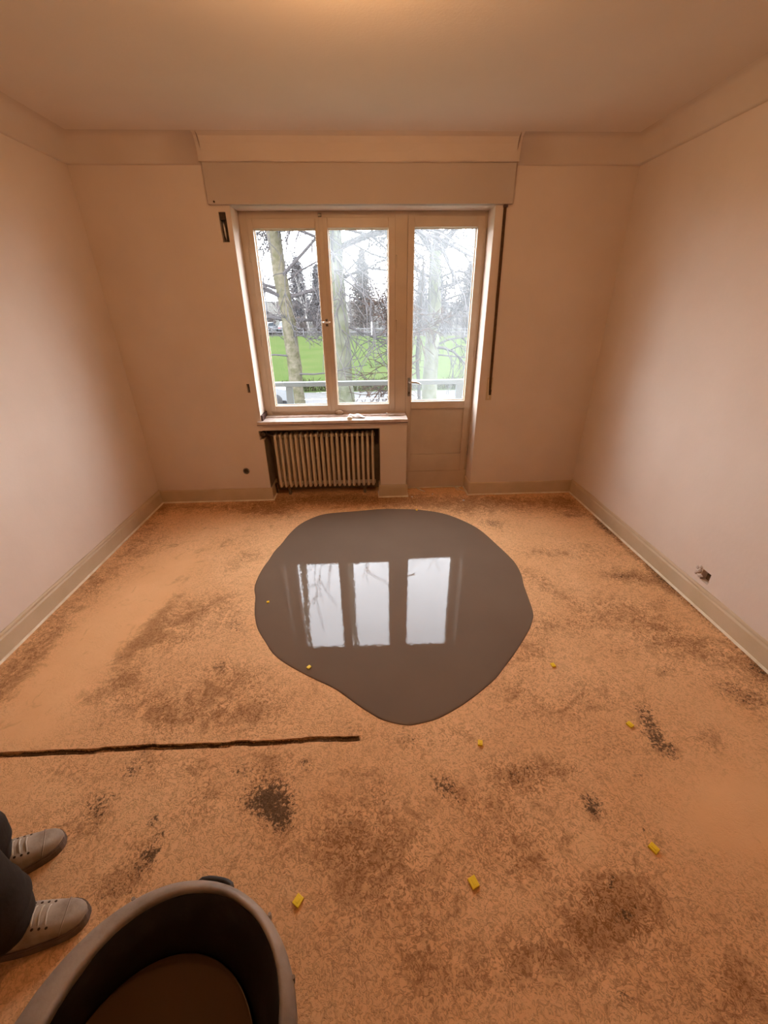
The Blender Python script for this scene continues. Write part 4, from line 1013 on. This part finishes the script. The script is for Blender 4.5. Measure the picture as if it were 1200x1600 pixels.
big_tree('plane_tree', 'thick grey barked tree seen through the middle window pane',
         [(-.66, 10, gz(0, 10)-.1), (-.69, 10, -1.32), (-.77, 10, 1.57), (-.84, 10, 3.45), (-.9, 10, 7), (-.8, 10.1, 11), (-.7, 10.2, 14)],
         [.40, .33, .27, .265, .20, .12, .05],
         [((-.8, 9.9, 3.9), (1, -.1, -.25), .055, 3.2, 2), ((-.75, 9.9, 2.4), (1, .2, -.4), .028, 2.0, 2), ((-.8, 10, 4.6), (.9, -.3, -.3), .05, 3.4, 2), ((-.8, 10, 5.2), (1, 0, -.4), .05, 4.0, 2)],
         9, M['bark_plane'], M['twig'], auto=13, zmin=2.4, reach=3.6)
big_tree('forked_tree', 'grey tree forking near the top of the misted balcony door glass',
         [(2.1, 10.5, gz(2, 10)-.1), (2.13, 10.5, -.75), (2.16, 10.5, 1.54), (2.13, 10.5, 3.0)],
         [.30, .24, .20, .17],
         [((2.12, 10.5, 2.9), (-.75, .1, 1), .10, 3.0, 2), ((2.14, 10.5, 2.9), (.75, -.1, 1), .10, 3.0, 2), ((2.13, 10.5, 2.9), (-.1, .2, 1), .10, 4.0, 2), ((2.15, 10.4, 2.0), (1, -.1, .25), .05, 3.0, 2), ((2.15, 10.4, 1.2), (1, 0, .2), .03, 2.4, 2), ((2.1, 10.4, .2), (1, 0, .0), .03, 2.4, 2), ((2.1, 10.4, .9), (-1, 0, .1), .03, 2.0, 2), ((2.1, 10.4, 2.3), (-1, 0, .5), .045, 2.6, 2)],
         23, M['bark_plane'], M['twig'], auto=10, zmin=.5, reach=2.4)
big_tree('beech_sapling', 'low beech with rusty drooping twigs at the right of the middle pane',
         [(1.55, 8.3, gz(1, 8)-.1), (1.5, 8.3, -1.2), (1.42, 8.3, .4), (1.5, 8.3, 2.6)],
         [.07, .055, .045, .02],
         [((1.48, 8.3, .45), (-1, -.05, -.35), .026, 1.9, 2), ((1.48, 8.25, .3), (-1, -.2, -.5), .024, 1.7, 2), ((1.5, 8.3, 0), (-.9, 0, -.55), .022, 1.4, 2), ((1.45, 8.3, -.3), (-.9, -.1, -.4), .02, 1.2, 2)],
         31, M['bark_dark'], M['rusttwig'], auto=7, zmin=-.4, reach=1.1)

# hedge along the pavement
hb = MB(); hr_ = random.Random(6)
for k in range(1300):
    x = hr_.uniform(-14, 14); y = 22.2 + hr_.uniform(-.35, .35); z = gz(x, y)
    h = hr_.uniform(.25, .66)*(1 + .25*math.sin(x*1.3))
    p = Vector((x, y, z+.02))
    hb.tube([p, p+Vector((hr_.uniform(-.15, .15), hr_.uniform(-.1, .1), h*.6)), p+Vector((hr_.uniform(-.35, .35), hr_.uniform(-.2, .2), h))], [.016, .012, .006], 3, caps=False)
    for j in range(3):
        c = p + Vector((hr_.uniform(-.3, .3), hr_.uniform(-.2, .2), h*hr_.uniform(.4, 1))); s_ = hr_.uniform(.03, .07)
        a = rv(hr_, 1).normalized()*s_; b_ = rv(hr_, 1).normalized()*s_
        hb.add([c-a, c+b_, c+a, c-b_], [(0, 1, 2, 3)])
ho_ = hb.build('hedge', M['hedge'], None, fix=False)
tag(ho_, 'low scruffy winter hedge between the pavement and the lawn', 'hedge')

# far trees
def conifer_mesh(r, h, w_, n):
    m_ = MB()
    m_.tube([(0, 0, 0), (0, 0, h)], [w_*.06, .03], 5, caps=False)
    for k in range(n):
        t_ = r.random()**.8; z = h*(.06+.94*t_); ln = w_*.5*(1-t_)**.75*r.uniform(.6, 1.15)+.15; a = r.uniform(0, 6.283)
        d = Vector((math.cos(a), math.sin(a), r.uniform(-.25, .35)))
        p = Vector((0, 0, z)); q = p+d*ln*.6; e = p+d*ln+Vector((0, 0, r.uniform(-.3, .3)))
        m_.tube([p, q, e], [.07, .05, .02], 3, caps=False)
        for j in range(2):
            b0 = p.lerp(e, r.uniform(.4, .95)); m_.tube([b0, b0+rv(r, .5)+Vector((0, 0, -.1))], [.05, .02], 3, caps=False)
    return m_
def bare_mesh(r, h, spread, n=5):
    mb = {0: MB(), 1: MB(), 2: MB(), 3: MB()}
    tr_ = [Vector((0, 0, 0)), Vector((.1, 0, h*.25)), Vector((-.05, .1, h*.5)), Vector((.1, 0, h*.72))]
    mb[3].tube(tr_, [.16, .14, .11, .06], 6)
    for k in range(n):
        z = h*r.uniform(.2, .7); a = r.uniform(0, 6.283)
        grow(mb, r, Vector((0, 0, z)), Vector((math.cos(a), math.sin(a), r.uniform(.5, 1.3))), .07, spread*r.uniform(.7, 1.2), 2, 4, .0, (5, 8), .25)
    tot = MB()
    for k in (3, 2, 1, 0): tot.add(mb[k].v, mb[k].f, True)
    return tot
rt = random.Random(77)
def place(name, o, x, y, label, m, group=None, s=1.0, rz=0.0):
    o.location = (x, y, gz(x, y)-.1); o.scale = (s, s, s); o.rotation_euler = (0, 0, rz)
    return tag(o, label, 'tree', group)
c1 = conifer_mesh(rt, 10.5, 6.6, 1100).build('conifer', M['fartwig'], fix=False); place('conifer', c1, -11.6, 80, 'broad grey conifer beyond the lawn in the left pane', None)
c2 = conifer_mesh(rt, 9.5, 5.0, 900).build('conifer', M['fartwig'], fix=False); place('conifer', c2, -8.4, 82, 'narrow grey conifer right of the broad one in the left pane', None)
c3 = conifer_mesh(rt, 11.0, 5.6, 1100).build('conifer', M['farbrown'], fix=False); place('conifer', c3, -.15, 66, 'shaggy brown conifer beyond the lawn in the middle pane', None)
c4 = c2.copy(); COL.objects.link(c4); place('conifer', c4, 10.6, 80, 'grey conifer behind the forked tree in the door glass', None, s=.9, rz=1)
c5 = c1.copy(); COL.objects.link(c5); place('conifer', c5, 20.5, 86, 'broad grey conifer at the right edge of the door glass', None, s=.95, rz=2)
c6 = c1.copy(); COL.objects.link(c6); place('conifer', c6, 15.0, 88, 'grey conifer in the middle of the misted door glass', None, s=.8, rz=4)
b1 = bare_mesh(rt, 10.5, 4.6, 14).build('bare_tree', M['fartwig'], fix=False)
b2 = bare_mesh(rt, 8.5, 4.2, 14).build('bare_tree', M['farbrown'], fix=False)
bu = MB()
for k in range(260):
    a = rt.uniform(0, 6.283); e = Vector((math.cos(a)*rt.uniform(.3, 1.6), math.sin(a)*rt.uniform(.3, 1.2), rt.uniform(.6, 2.5)))
    p = Vector((e.x*.25, e.y*.25, 0)); bu.tube([p, p.lerp(e, .6)+Vector((0, 0, .2)), e], [.05, .04, .02], 3, caps=False)
bs0 = bu.build('bush', M['farbrown'], fix=False)
BT = [(-17.6, 80, 1.0, 'bare tree beyond the lawn at the left edge of the left pane'),
      (-14.4, 74, .8, 'bare tree rising behind the parked cars in the left pane'),
      (-5.2, 86, 1.0, 'bare tree beyond the lawn at the right edge of the left pane'),
      (-2.4, 78, .85, 'bare tree behind the thick grey trunk in the middle pane'),
      (2.6, 74, .9, 'bare tree just right of the shaggy brown conifer in the middle pane'),
      (5.2, 82, 1.0, 'bare tree beyond the lawn at the right edge of the middle pane'),
      (8.2, 72, .85, 'bare tree at the left edge of the misted door glass'),
      (13.0, 74, .95, 'bare tree right of the forked trunk in the misted door glass'),
      (17.8, 76, .95, 'bare tree near the right edge of the misted door glass')]
for k, (x, y, s_, lab) in enumerate(BT):
    if k < 2: o = (b1, b2)[k]
    else: o = (b1 if k % 2 else b2).copy(); COL.objects.link(o)
    place('bare_tree', o, x, y, lab, None, 'bare trees behind the lawn', s_, rt.uniform(0, 6))
BU = [(-15.6, 70.5, 1.2, 'brown bush behind the parked cars in the left pane'),
      (-9.6, 65.4, 1.1, 'brown bush at the lawn edge left of the white birch'),
      (-6.4, 65.8, 1.3, 'brown bush at the lawn edge right of the white birch'),
      (-4.4, 65.2, 1.1, 'brown bush at the lawn edge left of the shaggy brown conifer'),
      (4.2, 64.8, 1.2, 'brown bush at the lawn edge right of the white marker post'),
      (6.0, 66.0, 1.1, 'brown bush at the lawn edge, right end of the middle pane'),
      (9.4, 66.4, 1.3, 'brown bush at the lawn edge, left end of the door glass'),
      (12.6, 66.0, 1.2, 'brown bush at the lawn edge just right of the forked trunk'),
      (16.4, 66.4, 1.35, 'brown bush at the lawn edge, right end of the door glass')]
for k, (x, y, s_, lab) in enumerate(BU):
    o = bs0 if k == 0 else bs0.copy()
    if k: COL.objects.link(o)
    o.location = (x, y, gz(x, y)-.05); o.scale = (s_, s_, s_*.9); o.rotation_euler = (0, 0, rt.uniform(0, 6))
    tag(o, lab, 'bush', 'bushes along the lawn edge')
# birch
t = thing('birch', 'slender white barked birch at the lawn edge in the left pane', 'tree', (-8.0, 61.8, gz(-8, 61.8)))
mb = {0: MB(), 1: MB(), 2: MB(), 3: MB()}; rb_ = random.Random(15)
mb[3].tube([(0, 0, 0), (-.15, 0, 1.4), (-.3, 0, 2.6)], [.17, .14, .12], 6)
for d in ((-.35, 0, 1), (.12, 0, 1), (.5, 0, 1), (-.1, .1, 1)): grow(mb, rb_, Vector((-.28, 0, 2.5)), Vector(d), .10, 4.2, 2, 5, 0, (2, 4), .14)
tot = MB()
for k in (3, 2): tot.add(mb[k].v, mb[k].f, True)
tot.build('trunk', M['birch'], t, fix=False)
tw = MB()
for k in (1, 0): tw.add(mb[k].v, mb[k].f, True)
tw.build('twigs', M['birch'], t, fix=False)
# fence at the lawn edge, marker post
t = thing('fence', 'long low grey rail fence along the far edge of the lawn', 'fence', (0, 62.6, 0))
for k in range(17):
    x = -24 + 3*k; z = gz(x, 62.6)
    MB().box((x-.06, -.06, z-.1), (x+.06, .06, z+1.0)).build('fence_post', M['fartwig'], t)
for dz in (.45, .9):
    m_ = MB()
    for k in range(16):
        xa, xb = -24+3*k, -21+3*k; za, zb = gz(xa, 62.6)+dz, gz(xb, 62.6)+dz
        m_.add([(xa, -.04, za-.05), (xb, -.04, zb-.05), (xb, .04, zb-.05), (xa, .04, za-.05), (xa, -.04, za+.05), (xb, -.04, zb+.05), (xb, .04, zb+.05), (xa, .04, za+.05)], [(3, 2, 1, 0), (4, 5, 6, 7), (0, 1, 5, 4), (1, 2, 6, 5), (2, 3, 7, 6), (3, 0, 4, 7)])
    m_.build('fence_rail', M['fartwig'], t)
pz = gz(1.25, 66)
mp_ = MB(); mp_.tube([(0, 0, -.1), (0, 0, 1.62)], [.085, .085], 8); mp_.lathe([(.085, 1.62), (.06, 1.70), (.001, 1.74)], 8)
tag(mp_.build('marker_post', M['white'], None, (1.08, 63.4, gz(1.08, 63.4))), 'white marker post at the lawn edge in the middle pane', 'post')

# parked cars at the far left, one at the kerb
def car(x, y, rz, label, paint, z=None, group=None):
    t = thing('car', label, 'car', (x, y, gz(x, y) if z is None else z), rz, group)
    prof = [(-2.1, .35), (-2.12, .75), (-1.95, .92), (-1.35, 1.0), (1.15, .98), (1.95, .85), (2.1, .65), (2.1, .35)]
    tr_ = lambda a, c, z_: (a, z_, c)
    MB().prism(prof, -.85, .85, tr_).build('body', paint, t)
    cab = [(-1.75, .95), (-1.25, 1.45), (.25, 1.48), (1.05, .97)]
    MB().prism(cab, -.76, .76, tr_).build('cabin', M['carglass'], t)
    MB().prism([(-1.30, 1.42), (-1.18, 1.49), (.20, 1.51), (.32, 1.45)], -.78, .78, tr_).build('roof', paint, t)
    for wx in (-1.3, 1.32):
        for wy in (-.80, .80):
            o = MB().lathe([(.001, -.1), (.18, -.1), (.30, -.09), (.33, -.05), (.33, .05), (.30, .09), (.18, .1), (.001, .1)], 20).build('wheel', M['tyre'], t)
            o.rotation_euler = (R(90), 0, 0); o.location = (wx, wy, .33)
    for wx, c_ in ((2.09, M['white']), (-2.12, mat('tail_lamp', (.4, .02, .02), .3))):
        for wy in (-.6, .6): MB().bbox((wx-.03, wy-.16, .62), (wx+.03, wy+.16, .74), .01).build('lamp', c_, t)
car(-14.6, 65.4, R(75), 'white parked car at the far left beyond the lawn', M['carwhite'])
car(-11.9, 66.8, R(80), 'silver parked car behind the white one at the far left', M['cargrey'])
car(-5.9, 18.6, R(0), 'white car parked at the kerb below the left pane', M['carwhite'])
